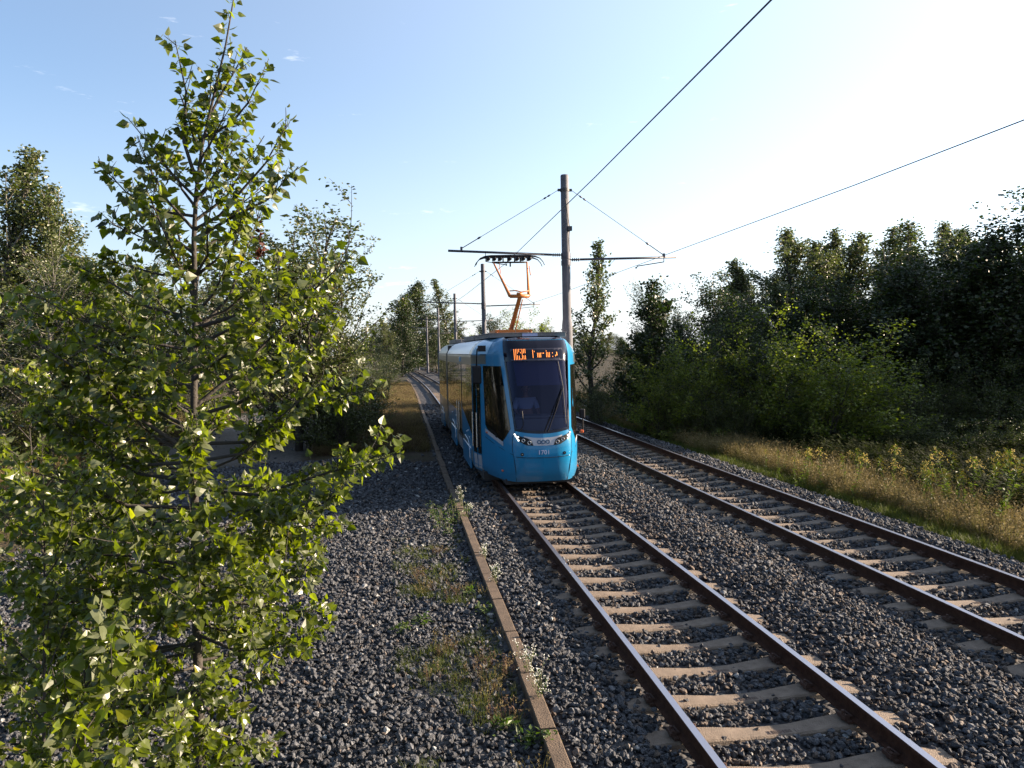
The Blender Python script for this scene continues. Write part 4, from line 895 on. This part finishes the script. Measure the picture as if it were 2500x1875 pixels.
# left-hand young wood
T('aspen', -14, 305, 27, 'tall full poplar cut by the photo\'s left edge', G_L, 'poplar_tree', wscale=1.45, rz=1.0)
T('aspen', -70, 360, 26, 'full poplar mostly outside the photo\'s left edge', G_L, 'poplar_tree', wscale=1.7)
T('aspen2', 116, 385, 27, 'tall loose poplar with pale trunk standing free near the left edge', G_L, 'poplar_tree', wscale=1.2, rz=2.0)
T('aspen2', 62, 455, 29, 'thin poplar between the full edge tree and the free loose one', G_L, 'poplar_tree')
T('aspen', 155, 500, 26, 'shorter poplar at the right foot of the free loose one', G_L, 'poplar_tree')
k_ = 0
for px, py, y in ((25, 540, 24), (75, 560, 23), (130, 570, 24), (200, 545, 30), (235, 555, 33), (180, 590, 25), (270, 580, 31), (315, 570, 34), (350, 600, 30), (400, 610, 33), (450, 610, 31), (500, 600, 35), (540, 620, 32), (10, 640, 22), (100, 680, 23.5)):
    k_ += 1; T(['aspen', 'aspen2', 'birch'][k_ % 3], px, py, y, 'slim young tree in the left thicket behind the near poplar, %s from the left edge' % ordw(k_), G_L, 'young_tree', wscale=1.7)
for i, (px, py, y) in enumerate(((-20, 800, 22), (60, 790, 23), (150, 800, 24.5), (250, 790, 27), (350, 800, 29), (450, 800, 31))): T('bush', px, py, y, 'low bush under the left thicket, %s from the left edge' % ordw(i + 1), G_L, 'bush', 'bush', wscale=1.5)
T('sparse', 640, 400, 25, 'tall sparse poplar with visible limbs right of the near poplar', G_L, 'poplar_tree', wscale=1.7, rz=.6)
T('sparse', 715, 490, 26, 'shorter sparse poplar leaning right towards the track', G_L, 'poplar_tree', wscale=1.15, rz=2.2, tilt=(0, 0))
T('sparse', 585, 500, 26.5, 'sparse poplar half hidden behind the near poplar', G_L, 'poplar_tree', rz=4, wscale=1.7)
T('bush', 700, 610, 25, 'wide leafy bush under the sparse poplars', G_L, 'bush', 'bush', wscale=1.20)
T('bush', 745, 660, 26, 'leafy bush leaning out over the dark track side', G_L, 'bush', 'bush', wscale=.85, tilt=(0, 4))
T('bush', 640, 660, 28, 'leafy bush left of the wide one, half hidden', G_L, 'bush', 'bush', wscale=1.4)
T('bush', 765, 715, 30, 'dense dark bush close to the track, its limbs reaching over the shaded gravel', G_L, 'bush', 'bush', wscale=0.95)
T('bush', 815, 775, 31, 'low dark bush nearest the curving track, right of the dense one', G_L, 'bush', 'bush', wscale=.8)
T('bush', 720, 800, 24.5, 'shaded low bush at the foot of the sparse poplars', G_L, 'bush', 'bush', wscale=1.8)
T('bush', 800, 765, 48, 'bush along the path behind the dark trackside bush', G_L, 'bush', 'bush', wscale=1.5)
T('bush', 840, 745, 70, 'small far bush at the left of the curving track', G_L, 'bush', 'bush', wscale=1.4)
# far trees
for px, py, y, k, l in ((890, 608, 125, 'dense2', 'tallest dark far tree by the curve, left of the pole row'), (858, 640, 120, 'dense2', 'dark far tree left of the tallest one'), (925, 660, 130, 'dense', 'far tree right of the tallest dark one'), (830, 690, 110, 'windy', 'lower far tree at the left end of the far group'), (808, 700, 150, 'dense', 'small hazy far tree beside the sparse poplars'),
                        (965, 603, 135, 'slender', 'slim far poplar behind the third pole'), (985, 690, 140, 'dense', 'low far tree right of the slim far poplar'), (945, 700, 110, 'dense', 'far tree behind the pole row'), (870, 700, 98, 'dense2', 'dark far tree behind the curving track'),
                        (1072, 678, 70, 'dense', 'small dark tree between second pole and pantograph'), (1110, 690, 80, 'shrub', 'yellowish small tree left of the pantograph arm'), (1135, 668, 78, 'shrub', 'yellowish small tree right of the pantograph arm'), (1160, 700, 110, 'windy', 'pale small tree right of the yellowish ones'), (1190, 708, 120, 'dense', 'low far tree left of the tall pole'), (1035, 712, 100, 'shrub', 'low light green far tree left of the second pole')):
    T(k, px, py, y, l, G_F, wscale=1.4 if k != 'slender' else 1.5)
for i in range(34):
    px = 760 + i * 19 + random.uniform(-5, 5); y = random.uniform(170, 300); T(['dense', 'dense2', 'windy'][i % 3], px, random.uniform(715, 738), y, 'tiny tree of the distant treeline, %s from the left' % ordw(i + 1), 'distant treeline trees', wscale=2.2)
for i in range(8): T('dense', -40 + i * 100, 700, 70 + 6 * (i % 3), 'distant dark tree seen through the left thicket, %s from the left edge' % ordw(i + 1), 'distant trees behind the left thicket', wscale=2.0)


# trees just outside the photo on the right; they shade the wood as in the photo
for i, (x, y, k) in enumerate(((21.5, 27.5, 'dense'), (25, 28, 'dense2'), (28, 28.5, 'dense'), (32, 29, 'dense2'), (24, 30, 'dense'), (27, 31, 'dense2'), (30, 30, 'dense'), (26, 36, 'windy'), (30, 38, 'windy'), (34, 36, 'dense'), (28, 44, 'windy'), (34, 46, 'windy'), (24, 50, 'windy'), (30, 54, 'windy'))):
    plant(k, 'tree', x + 4.5, y + .8, 9.5 if k != 'windy' else 12, 'dark tree standing just beyond the photo\'s right edge, %s in its group' % ordw(i + 1), 'tree', G_R, 1.3)
# ------------------------------------------------------------ grass, herbs
def blades(name, n, h, spread, wd, m_, lean=.5, seed=0, heads=0, hm=None, leafy=0):
    rg = np.random.default_rng(seed); V = []; F = []; MI = []
    for i in range(n):
        a = rg.uniform(0, 6.28); r_ = spread * math.sqrt(rg.uniform()); b = np.array([math.cos(a) * r_, math.sin(a) * r_, -.02]); az = rg.uniform(0, 6.28); l_ = h * rg.uniform(.55, 1.1); ln = lean * rg.uniform(.2, 1.1)
        d = np.array([math.cos(az), math.sin(az), 0]); sd_ = np.array([-d[1], d[0], 0]) * wd * rg.uniform(.7, 1.3); k = len(V)
        for j in range(4):
            t = j / 3; c = b + d * ln * l_ * t * t + np.array([0, 0, l_ * (t - .25 * ln * t * t)]); ww = (1 - t) ** .7 if j < 3 else 0
            V += [c - sd_ * ww, c + sd_ * ww] if j < 3 else [c]
        F += [(k, k + 1, k + 3, k + 2), (k + 2, k + 3, k + 5, k + 4), (k + 4, k + 5, k + 6)]; MI += [0] * 3
        if leafy:
            for q in range(leafy):
                t = rg.uniform(.2, 1); c = b + d * ln * l_ * t * t + np.array([0, 0, l_ * (t - .25 * ln * t * t)]); a2 = rg.uniform(0, 6.28); e = np.array([math.cos(a2), math.sin(a2), rg.uniform(-.1, .7)]) * h * rg.uniform(.08, .14); p_ = np.array([-e[1], e[0], 0]) * .22; kk = len(V)
                V += [c, c + e * .5 + p_, c + e, c + e * .5 - p_]; F += [(kk, kk + 1, kk + 2, kk + 3)]; MI += [0]
        if heads and rg.uniform() < heads:
            for q in range(7):
                t = .72 + .28 * q / 6; c = b + d * ln * l_ * t * t + np.array([0, 0, l_ * (t - .25 * ln * t * t)]); e = rg.normal(size=3) * .012 * (h / .4); e2 = rg.normal(size=3) * .006; kk = len(V)
                V += [c, c + e + e2, c + e * 1.2, c + e - e2 + np.array([0, 0, .01])]; F += [(kk, kk + 1, kk + 2, kk + 3)]; MI += [1 if hm else 0]
    me = bpy.data.meshes.new(name); me.from_pydata([tuple(v) for v in V], [], F); me.polygons.foreach_set('material_index', MI); me.materials.append(m_)
    if hm: me.materials.append(hm)
    me.update(); return me
g_green = tintmat('grass_green', [(0, (.038, .054, .008)), (1, (.090, .115, .015))], .6, 0, .5); g_dry = tintmat('grass_dry', [(0, (.066, .068, .014)), (1, (.160, .150, .032))], .7, 0, .5); g_head = tintmat('grass_seed', [(0, (.09, .068, .028)), (1, (.19, .15, .065))], .8, 0, .3)
g_herb = tintmat('herb_leaf', spec=.1, stops=[(0, (.006, .010, .002)), (1, (.022, .030, .005))], rough=.8, bump=0, trans=.4); g_brown = tintmat('dead_stalks', [(0, (.04, .02, .011)), (1, (.095, .055, .026))], .8, 0, .25)
def cset(name, mes):
    c = hidden_collection(name)
    for i, me in enumerate(mes): c.objects.link(bpy.data.objects.new('%s_%02d' % (name, i), me))
    return c
c_green = cset('green_tufts', [blades('green%d' % i, 26, .16 + .05 * i, .10, .0035, g_green, .7, 40 + i) for i in range(3)])
c_dry = cset('dry_tufts', [blades('dry%d' % i, 26, .42 + .1 * i, .12, .0028, g_dry, .45, 50 + i, .5, g_head) for i in range(3)])
c_herb = cset('herb_clumps', [blades('herb%d' % i, 9, .85 + .15 * i, .22, .004, g_herb, .3, 60 + i, 0, None, 26) for i in range(3)] + [blades('stalk', 12, .9, .2, .003, g_brown, .35, 64, .9, g_head, 6)])
c_brown = cset('brown_tufts', [blades('brn%d' % i, 24, .3 + .12 * i, .16, .003, g_brown, .55, 70 + i, .4, g_head, 2) for i in range(2)] + [blades('brn3', 24, .35, .15, .003, g_dry, .5, 73, .4, g_head)])
def strew(name, n, s0, s1, o0, o1, coll, nv, label, cat, sc_=(.7, 1.3), thin=None, power=1.0, tint=None):
    s = s0 + (s1 - s0) * rng.uniform(size=n) ** power; o = rng.uniform(o0, o1, n) if not callable(o0) else o0(s, rng.uniform(size=n)); x, y, _ = tp(s, o)
    ok = np.ones(n, bool) if thin is None else thin(s, o, x, y); x, y, s, o = x[ok], y[ok], s[ok], o[ok]; m = len(x); z = gz(x, y) - .01
    rot = np.stack([rng.normal(0, .1, m), rng.normal(0, .1, m), rng.uniform(0, 6.28, m)], 1); return scatter(name, np.stack([x, y, z], 1), rot, rng.uniform(*sc_, m), rng.integers(0, nv, m), np.clip(rng.beta(2, 2, m), 0, 1), coll, label, cat)
strew('verge_grass', 9000, .5, 60, 5.95, 7.1, c_green, 3, 'short green grass strip edging the stones beside the right track', 'grass', (.6, 1.3), lambda s, o, x, y: o + .15 * wob(x, y) > 6.05, 1.5)
strew('dry_grass', 13000, .5, 62, 6.2, 9.6, c_dry, 3, 'tawny dry seeding grass on the verge right of the tracks', 'grass', (.55, 1.15), lambda s, o, x, y: (o + .3 * wob(x * 1.7, y) > 6.45), 1.5)
strew('herb_thicket', 12000, .5, 48, 8.3, 30, c_herb, 3, 'tangle of tall green herbs between the dry grass and the wood', 'undergrowth', (.45, .95), lambda s, o, x, y: (o - 8.3 + .9 * wob(x, y) > .2), 1.1)
strew('left_dry_grass', 9000, 8, 45, -30, -9.5, c_brown, 3, 'reddish brown dry grass under the trees at the left', 'grass', (.6, 1.4), lambda s, o, x, y: o < -9.8 - 2 * (y > 21) + .6 * wob(x, y))
strew('kerbside_grass', 7000, 22, 75, -5.8, -2.0, c_brown, 3, 'brown and yellow grass strip left of the kerb beyond the tram\'s shadow', 'grass', (.5, 1.2), lambda s, o, x, y: (o < -2.05))
strew('track_weeds', 850, 2.5, 12, -3.1, -1.95, c_green, 3, 'thin weeds and grass growing through the stones beside the kerb', 'weeds', (.3, .8), lambda s, o, x, y: wob(x * 1.8, y * 1.5) > -.25)
strew('dead_weeds', 70, 2.5, 10, -2.8, -1.95, c_brown, 3, 'withered grass tufts in the bare earth beside the kerb', 'weeds', (.3, .9), lambda s, o, x, y: wob(x * 1.8, y * 1.5) > -.1)
# goldenrods
g_yel = tintmat('goldenrod_flower', [(0, (.30, .22, .01)), (1, (.55, .42, .02))], .8, 0, .3)
gr_leaf = leafmat('goldenrod_leaf', (.040, .062, .010), (.095, .122, .020), (1.4, 1.6, .5), .4, .5, .4); gr_fl = mat('goldenrod_plume', (.26, .175, .002), .8, col2=(.44, .31, .005), nscale=40)
def goldenrod(seed):
    rg = np.random.default_rng(seed); st = MB(); top = polyl((0, 0, -.03), (rg.normal() * .08, rg.normal() * .08, 1), 1.0, 6, rg, -.01, .05); st.tube(top, [.006, .0055, .005, .0045, .004, .003, .002], 5)
    p, d = along(top, 85, .08, rg); a = rg.uniform(0, 6.28, 85); dd = np.stack([np.cos(a), np.sin(a), rg.uniform(.1, .8, 85)], 1); lv = leaves_mesh('gr_leaves', p, dd, np.tile([0, 0, 1.], (85, 1)) + rg.normal(size=(85, 3)) * .3, .11 * rg.uniform(.6, 1.1, 85) * (1.15 - .5 * (p[:, 2])), (np.array([(0, 0, 0), (.13, .4, .05), (0, 1, -.12), (-.13, .4, .05)]), [(0, 1, 2, 3)]), rg); lv.materials.append(gr_leaf)
    fl = MB()
    for k in range(11):
        t = .80 + .2 * k / 11; i = min(int(t * 6), 5); b = top[i].lerp(top[i + 1], t * 6 - i); az = rg.uniform(0, 6.28); ln = .13 * (1.25 - (t - .8) * 5) + .02
        br = [b + Vector((math.cos(az) * ln * u, math.sin(az) * ln * u, ln * (.45 * u - .75 * u * u))) for u in (0, .33, .66, 1)]; st.tube(br, .0015, 3, caps=False)
        for _ in range(9):
            u = rg.uniform(.15, 1) * 2.99; j = int(u); c = br[j].lerp(br[j + 1], u - j) + Vector((rg.normal() * .007, rg.normal() * .007, abs(rg.normal()) * .012)); e = rg.uniform(.006, .011)
            fl.add([c + Vector((e, 0, 0)), c + Vector((-e * .5, e * .8, 0)), c + Vector((-e * .5, -e * .8, 0)), c + Vector((0, 0, e * 1.2))], [(0, 1, 3), (1, 2, 3), (2, 0, 3)])
    sm = bpy.data.meshes.new('gr_stem'); sm.from_pydata(st.v, [], st.f); sm.materials.append(gr_leaf); fm_ = bpy.data.meshes.new('gr_plume'); fm_.from_pydata(fl.v, [], fl.f); fm_.materials.append(gr_fl); return sm, lv, fm_
GR = [goldenrod(80 + i) for i in range(5)]
gspots = []
for cx, py, n_ in ((1700, 965, 5), (1740, 955, 6), (1770, 965, 4), (1835, 968, 5), (1858, 960, 4), (1880, 975, 3), (1930, 985, 4), (1985, 1000, 7), (2010, 1010, 5), (2050, 1000, 7), (2075, 1005, 5), (2120, 985, 5), (2150, 965, 7), (2175, 960, 5), (2200, 985, 5), (2060, 960, 4), (2000, 975, 4), (1640, 950, 2), (1940, 950, 3)):
    for _ in range((n_ + 1) // 2):
        y = 17.2 + rng.uniform(-1.2, 2.6) - (cx - 1700) / 520 * 4.2 + max(0, (985 - py)) * .03; gspots.append((cx + rng.uniform(-20, 20), py + abs(rng.normal(0, 12)), y))
gspots.sort()
for i, (px, py, y) in enumerate(gspots):
    x = wx(px, y); h = min(1.6, max(.6, hz(py, y, px))); r = empty('goldenrod', P(x, y), 'goldenrod stalk with drooping yellow plume beside the right verge, %s from the left' % (ordw(i + 1) if i < 79 else 'last'), 'plant', 'goldenrods flowering along the right verge', rng.uniform(0, 6.28)); r.scale = (h * .95, h * .95, h)
    sm, lv, fm_ = GR[i % 5]; ob('stem', sm, r); ob('leaves', lv, r); ob('flower_plume', fm_, r)
# single weeds beside the kerb
wl = leafmat('weed_leaf', (.024, .045, .007), (.060, .090, .014), (1.4, 1.7, .5), .35, .5, .4); wf = mat('weed_flower', (.62, .62, .55), .8); ws_ = mat('weed_stem', (.09, .09, .04), .8)
def weed(px, py, h, kind_, label, seed):
    d_ = (py - 771) * 1.1302 / 1826; y = (CAMZ + .05) / d_; x = wx(px, y); rg = np.random.default_rng(seed); r = empty('weed', P(x, y), label, 'weed'); st = MB(); tips = []
    n_ = 1 if kind_ == 'spike' else (5 if kind_ == 'tall' else 3)
    for k in range(n_):
        az = rg.uniform(0, 6.28); tp_ = polyl((rg.normal() * .02, rg.normal() * .02, -.02), (math.cos(az) * .2, math.sin(az) * .2, 1), h * rg.uniform(.7, 1), 5, rg, .0, .08); st.tube(tp_, [.004, .0035, .003, .0025, .002, .001], 4); tips.append(tp_)
        for _ in range(5 if kind_ != 'rosette' else 2):
            j = rg.integers(2, 5); b = polyl(tp_[j], Vector(rg.normal(size=3)) * .5 + Vector((0, 0, .8)), h * .22, 3, rg, .0, .1); st.tube(b, .0013, 3, caps=False); tips.append(b)
    st.build('stem', ws_, r)
    n_ = {'tall': 60, 'spike': 150, 'rosette': 46}[kind_]; A = [along(t, max(3, n_ // len(tips)), .05, rg) for t in tips]; p = np.concatenate([a[0] for a in A]); n_ = len(p)
    if kind_ == 'rosette': p = rg.normal(size=(n_, 3)) * np.array([.05, .05, 0]) + np.array([0, 0, .03]) + np.array([0, 0, 1.]) * rg.uniform(0, h * .7, n_)[:, None]
    dd = rg.normal(size=(n_, 3)) * np.array([1, 1, .4]) + np.array([0, 0, .25]); sz = {'tall': .035, 'spike': .03, 'rosette': .07}[kind_]
    lv = leaves_mesh('weed_leaves', p, dd, np.tile([0, 0, 1.], (n_, 1)) + rg.normal(size=(n_, 3)) * .4, sz * rg.uniform(.6, 1.2, n_), (np.array([(0, 0, 0), (.2, .45, .05), (0, 1, -.1), (-.2, .45, .05)]), [(0, 1, 2, 3)]), rg); lv.materials.append(wl); ob('leaves', lv, r)
    if kind_ == 'tall':
        f_ = MB()
        for t in tips:
            for _ in range(3): c = Vector(t[-1]) + Vector(rg.normal(size=3)) * .012; e = .006; f_.add([c + Vector((e, 0, 0)), c + Vector((-e, e, 0)), c + Vector((-e, -e, 0)), c + Vector((0, 0, e))], [(0, 1, 3), (1, 2, 3), (2, 0, 3)])
        f_.build('flowers', wf, r)
weed(993, 1120, .50, 'tall', 'tall white-flowered weed right at the kerb, at the edge of the tram\'s shadow', 1)
weed(960, 1118, .48, 'spike', 'pale green spiky weed left of the white-flowered one at the shadow\'s edge', 2)
weed(1008, 1128, .22, 'tall', 'short branching weed leaning over the kerb end in sunlight', 3)
weed(1148, 1560, .50, 'tall', 'tall dried weed with tiny white flowers beside the kerb near the bottom', 4)
weed(1135, 1500, .42, 'tall', 'second dried white-flowered weed just beyond the tallest near one', 5)
weed(1060, 1290, .32, 'tall', 'brownish weed halfway along the lit kerb', 6)
weed(1040, 1230, .30, 'tall', 'thin seeding weed beyond the halfway one at the kerb', 7)
weed(1120, 1640, .14, 'rosette', 'bright green leafy weed at the photo\'s bottom edge beside the kerb', 8)
weed(1165, 1650, .15, 'rosette', 'bright green leafy weed touching the kerb at the bottom edge', 9)
weed(1075, 1610, .12, 'rosette', 'small leafy weed left of the bright ones at the bottom edge', 10)
weed(900, 1370, .13, 'rosette', 'small green weed alone among the stones left of the kerb', 11)
weed(855, 1385, .12, 'rosette', 'small green weed left of the lone one among the stones', 12)
weed(1035, 1350, .14, 'rosette', 'round-leaved weed beside the kerb behind the dried ones', 13)
weed(1000, 1310, .12, 'rosette', 'low round-leaved weed left of the kerb in the stones', 14)
for i, (px, py) in enumerate(((925, 1125), (945, 1135), (965, 1145), (985, 1150), (940, 1160), (960, 1172), (930, 1145), (1000, 1140), (975, 1128))): weed(px, py, .32 + .03 * (i % 3), 'rosette', 'bushy green weed of the sunlit clump at the kerb, %s one' % ordw(i + 1), 20 + i)

# near poplar: limbs measured from the photo, depth added by hand
def poplar_near():
    rg = np.random.default_rng(5); Y0 = 4.9
    def q(px, py, dy=0): y = Y0 + dy; return Vector((wx(px, y), y, CAMZ + ((756 + (px - 1106) * -.0211) - py) * 1.1302 / 1826 * y))
    tk = [q(398, 1790), q(402, 1500), q(405, 1250), q(412, 1000), q(418, 850), q(427, 690), q(431, 520), q(440, 420, .03), q(457, 320, .04), (q(486, 215, .04)), q(515, 110, .02), q(545, -30, 0)]
    base = Vector((tk[0].x - .01, tk[0].y, float(gz(tk[0].x, tk[0].y)) - .1)); tk = [base] + [p for p in tk if p.z > base.z + .15]
    # trunk height fractions by photo row
    def tr_at(py):
        z = CAMZ + (771 - py) * 1.1302 / 1826 * Y0
        for a, b in zip(tk[:-1], tk[1:]):
            if a.z <= z <= b.z: return a.lerp(b, (z - a.z) / (b.z - a.z))
        return tk[1] if z < tk[1].z else tk[-1]
    wood = MB(); n = len(tk); wood.tube(tk, [.034 * (1 - (i / (n - .6))) ** 1.25 + .0035 for i in range(n)], 10)
    br = [(400, 408, 100, .1), (300, 590, 170, -.1), (260, 560, 115, .1), (330, 420, 230, .2), (430, 300, 262, .05), (500, 640, 275, 0), (520, 660, 365, -.25), (470, 248, 372, .1), (560, 240, 480, -.1), (580, 232, 560, .25), (440, 540, 300, .3), (600, 560, 430, -.2),
          (720, 575, 465, .35), (710, 775, 545, -.25), (650, 330, 400, -.3), (690, 150, 560, .2), (760, 90, 640, -.3), (840, 60, 660, .25), (880, 700, 600, .3), (900, 735, 700, -.3), (960, 770, 850, .1), (985, 190, 800, -.15), (985, 20, 700, -.3), (1000, 690, 830, -.1), (1015, 300, 960, .3),
          (1040, 60, 900, .3), (1060, 815, 992, -.25), (1060, 745, 1010, .35), (1100, 20, 1010, -.3), (1130, 120, 1080, .4), (1150, 720, 1130, .1), (1180, 735, 1060, -.4), (1230, 40, 1150, -.2), (1260, 660, 1250, -.3), (1300, 690, 1330, .3), (1330, 30, 1270, .2), (1380, 640, 1400, -.2), (1400, 90, 1380, -.35),
          (1450, 560, 1480, .1), (1500, 30, 1500, .1), (1500, 500, 1560, -.3), (1550, 100, 1600, -.2), (1580, 440, 1660, .2), (1450, 250, 1500, -.5), (1350, 330, 1330, -.6), (1200, 300, 1200, .7), (1200, 500, 1180, -.7), (1080, 420, 950, -.7), (1000, 480, 850, .7), (900, 330, 760, -.65), (850, 500, 720, .6), (780, 400, 640, -.55), (760, 330, 590, .5), (680, 520, 520, -.4), (620, 380, 450, .4), (640, 460, 500, .45), (820, 560, 690, -.6), (940, 250, 780, .8), (1120, 560, 1040, .7), (1300, 200, 1220, .8), (1420, 420, 1420, .7), (1250, 560, 1290, -.8),
          (1350, 120, 1180, -.4), (1300, 240, 1320, -.5), (1400, 300, 1460, -.4), (1420, 180, 1400, .3), (1200, 170, 1120, -.3), (1240, 420, 1230, -.6), (1320, 520, 1390, -.4), (1150, 560, 1090, .4), (1100, 380, 1130, -.8), (1500, 180, 1560, .2), (1520, 330, 1570, -.3), (1480, 410, 1520, .3), (1440, 600, 1380, .4), (1050, 230, 1060, .4), (1000, 130, 900, .4), (1280, 30, 1090, .5), (1400, 20, 1400, .5), (1500, 120, 1480, .5), (1560, 540, 1640, .2), (1380, 480, 1280, .5), (1180, 640, 1160, .6), (1120, 270, 1180, -.9), (1250, 400, 1330, -.9), (950, 60, 830, .5), (890, 120, 760, .4),
          (430, 505, 330, -.2), (480, 590, 300, .15), (350, 520, 240, -.12), (500, 320, 300, -.2), (450, 370, 320, .2), (550, 300, 420, .25), (545, 590, 400, .3), (600, 480, 420, -.3), (380, 480, 190, .12), (600, 300, 470, -.3), (700, 620, 560, .1), (750, 640, 620, -.4), (800, 230, 640, .45), (870, 660, 760, .5), (930, 130, 760, -.1), (1030, 620, 930, .2), (1090, 660, 1100, -.5), (1150, 210, 1010, .3), (1210, 610, 1190, .4), (1350, 520, 1350, .3)]
    tw = []
    for i, (sy, ex, ey, dy) in enumerate(br):
        a = tr_at(sy); b = q(ex, ey, dy); b.z = max(b.z, float(gz(b.x, b.y)) + .25); ln = (b - a).length; up = Vector((0, 0, ln * .06)); mid1 = a.lerp(b, .35) - up + Vector(rg.normal(size=3)) * ln * .03; mid2 = a.lerp(b, .7) - up * .8 + Vector(rg.normal(size=3)) * ln * .03
        r0 = .006 + .0095 * min(1, ln / 1.2); pts = [a, mid1, mid2, b]; wood.tube(pts, [r0, r0 * .75, r0 * .45, .0025], 6, caps=False); tw.append((pts, ln, .35 if ln > .5 else .15))
        for k in range(int(3 + ln * 8)):
            t = rg.uniform(.25, .97) * 3; j = min(int(t), 2); p = pts[j].lerp(pts[j + 1], t - j); d = (pts[j + 1] - pts[j]).normalized() * 1.0 + Vector((rg.normal() * .6, rg.normal() * .6, rg.normal() * .45 + .25)); l2 = rg.uniform(.12, .32) * (1 if (ln > .6 and p.z < 3.6) else .55)
            s2 = polyl(p, d, l2, 3, rg, .08, .12); wood.tube(s2, [.0038, .003, .0025, .0015], 4, caps=False); tw.append((s2, l2, .1))
    tw.append((tk[-5:], 1.5, 0)); tw.append((tk[-2:], .7, 0)); tw.append((tk[-3:-1], .4, 0))
    Pn = []; Dn = []; 
    for pts, ln, t0 in tw:
        c = max(4, int(ln * (60 if (pts[0].z < 3.3) else 44))); p, d = along(pts, c, t0, rg); Pn.append(p); Dn.append(d)
    p = np.concatenate(Pn); d = np.concatenate(Dn); d = d / np.linalg.norm(d, axis=1, keepdims=True); n = len(p)
    side = rg.normal(size=(n, 3)); side -= (side * d).sum(1, keepdims=True) * d; side /= np.linalg.norm(side, axis=1, keepdims=True)
    pet = rg.uniform(.02, .045, n)[:, None]; dd = side * .9 + d * .35 + np.array([.12, 0, -.35]) + rg.normal(size=(n, 3)) * .25; p = p + dd / np.linalg.norm(dd, axis=1, keepdims=True) * pet
    nr = rg.normal(size=(n, 3)) + np.array([.2, -.3, .5]); sz = .045 * np.clip(rg.lognormal(0, .28, n), .5, 1.45)
    me = leaves_mesh('poplar_leaves', p, dd, nr, sz, POP, rg, petiole=.6); me.materials.append(LF_POP)
    r = empty('poplar_tree', base, 'large near poplar with glossy leaves filling the photo\'s left third', 'tree')
    for v in wood.v: pass
    wood.v = [(v[0] - base.x, v[1] - base.y, v[2] - base.z) for v in wood.v]; wood.build('trunk', bark, r, True)
    o = ob('crown', me, r); o.location = -base
    # withered leaf clusters on a right-hand shoot
    dm = leafmat('withered_leaf', (.03, .010, .006), (.07, .02, .012), (1, .8, .6), .15, .7, .2); Pd = []
    for (x, y_) in ((573, 483), (566, 510), (578, 542), (570, 552), (583, 548)): Pd.append(np.array(tuple(q(x, y_, .35))) + rg.normal(size=(9, 3)) * .022)
    Pd = np.concatenate(Pd); me2 = leaves_mesh('withered', Pd, rg.normal(size=(len(Pd), 3)), rg.normal(size=(len(Pd), 3)), np.full(len(Pd), .035), POP, rg); me2.materials.append(dm); o2 = ob('withered_leaves', me2, r); o2.location = -base
    print('near leaves', n)
poplar_near()
def sapling(name, px, Y0, ztop, label, seed, nb, ls, lean=(.1, .0), R0=.55, dens=30):
    rg = np.random.default_rng(seed); x0 = wx(px, Y0); base = Vector(P(x0, Y0)); top = polyl((0, 0, -.05), (lean[0], lean[1], 1), ztop - base.z, 6, rg, .03, .05); wood = MB(); wood.tube(top, [.014, .013, .011, .009, .007, .005, .003], 7); tw = [(top[3:], 1, 0)]
    for b in range(nb):
        t = .15 + .8 * (b + rg.uniform()) / nb; k = t * 6; i = int(k); p = top[min(i, 5)].lerp(top[min(i + 1, 6)], k - i); az = b * 2.4 + rg.normal() * .4; e = R(25 + 30 * t); l_ = R0 * rg.uniform(.6, 1.1) * (1.15 - t * .75)
        br = polyl(p, (math.cos(az) * math.cos(e), math.sin(az) * math.cos(e), math.sin(e)), l_, 4, rg, .03, .12); wood.tube(br, [.006, .005, .004, .003, .002], 5, caps=False); tw.append((br, l_, .15))
        for _ in range(4):
            t2 = rg.uniform(.3, .95) * 4; j = min(int(t2), 3); s2 = polyl(br[j].lerp(br[j + 1], t2 - j), (br[j + 1] - br[j]).normalized() + Vector(rg.normal(size=3)) * .5, rg.uniform(.1, .25), 3, rg, .06, .1); wood.tube(s2, [.003, .0025, .002, .001], 4, caps=False); tw.append((s2, .3, .1))
    Pn = []; Dn = []
    for pts, ln, t0 in tw: p, d = along(pts, max(3, int(ln * dens)), t0, rg); Pn.append(p); Dn.append(d)
    p = np.concatenate(Pn); d = np.concatenate(Dn); n = len(p); dd = rg.normal(size=(n, 3)) * .7 + d / np.linalg.norm(d, axis=1, keepdims=True) * .4 + np.array([.1, 0, -.3])
    p = p + dd / np.linalg.norm(dd, axis=1, keepdims=True) * .03; me = leaves_mesh(name, p, dd, rg.normal(size=(n, 3)) + np.array([.2, -.3, .5]), ls * rg.lognormal(0, .2, n), POP, rg, petiole=.5); me.materials.append(LF_POP)
    r = empty('poplar_sapling', base, label, 'sapling', 'young poplar saplings around the near poplar'); wood.build('trunk', bark, r, True); ob('crown', me, r)
sapling('sap1', 60, 3.1, 1.95, 'poplar sapling nearest the camera, its big leaves in the photo\'s lower left corner', 31, 20, .050, (.12, 0), .5, 38)
sapling('sap2', 300, 3.9, 1.35, 'low poplar sapling at the bottom of the photo below the near poplar\'s trunk', 32, 22, .041, (-.05, 0), .6, 44)
sapling('sap3', 20, 4.2, 2.6, 'taller poplar sapling behind the corner one at the left edge', 33, 24, .042, (.05, .1), .8, 40)
sapling('sap4', 160, 5.4, 2.5, 'slim poplar sapling behind the near poplar, left of its trunk', 34, 22, .042, (0, .05), .8, 40)
sapling('sap5', 450, 3.7, .85, 'small poplar sapling right of the low one at the photo\'s bottom edge', 35, 16, .040, (.1, 0), .45, 44)
sapling('sap6', 60, 6.5, 3.2, 'poplar sapling standing deeper at the left edge before the dry grass', 36, 22, .046, (0, .05), .9, 30)
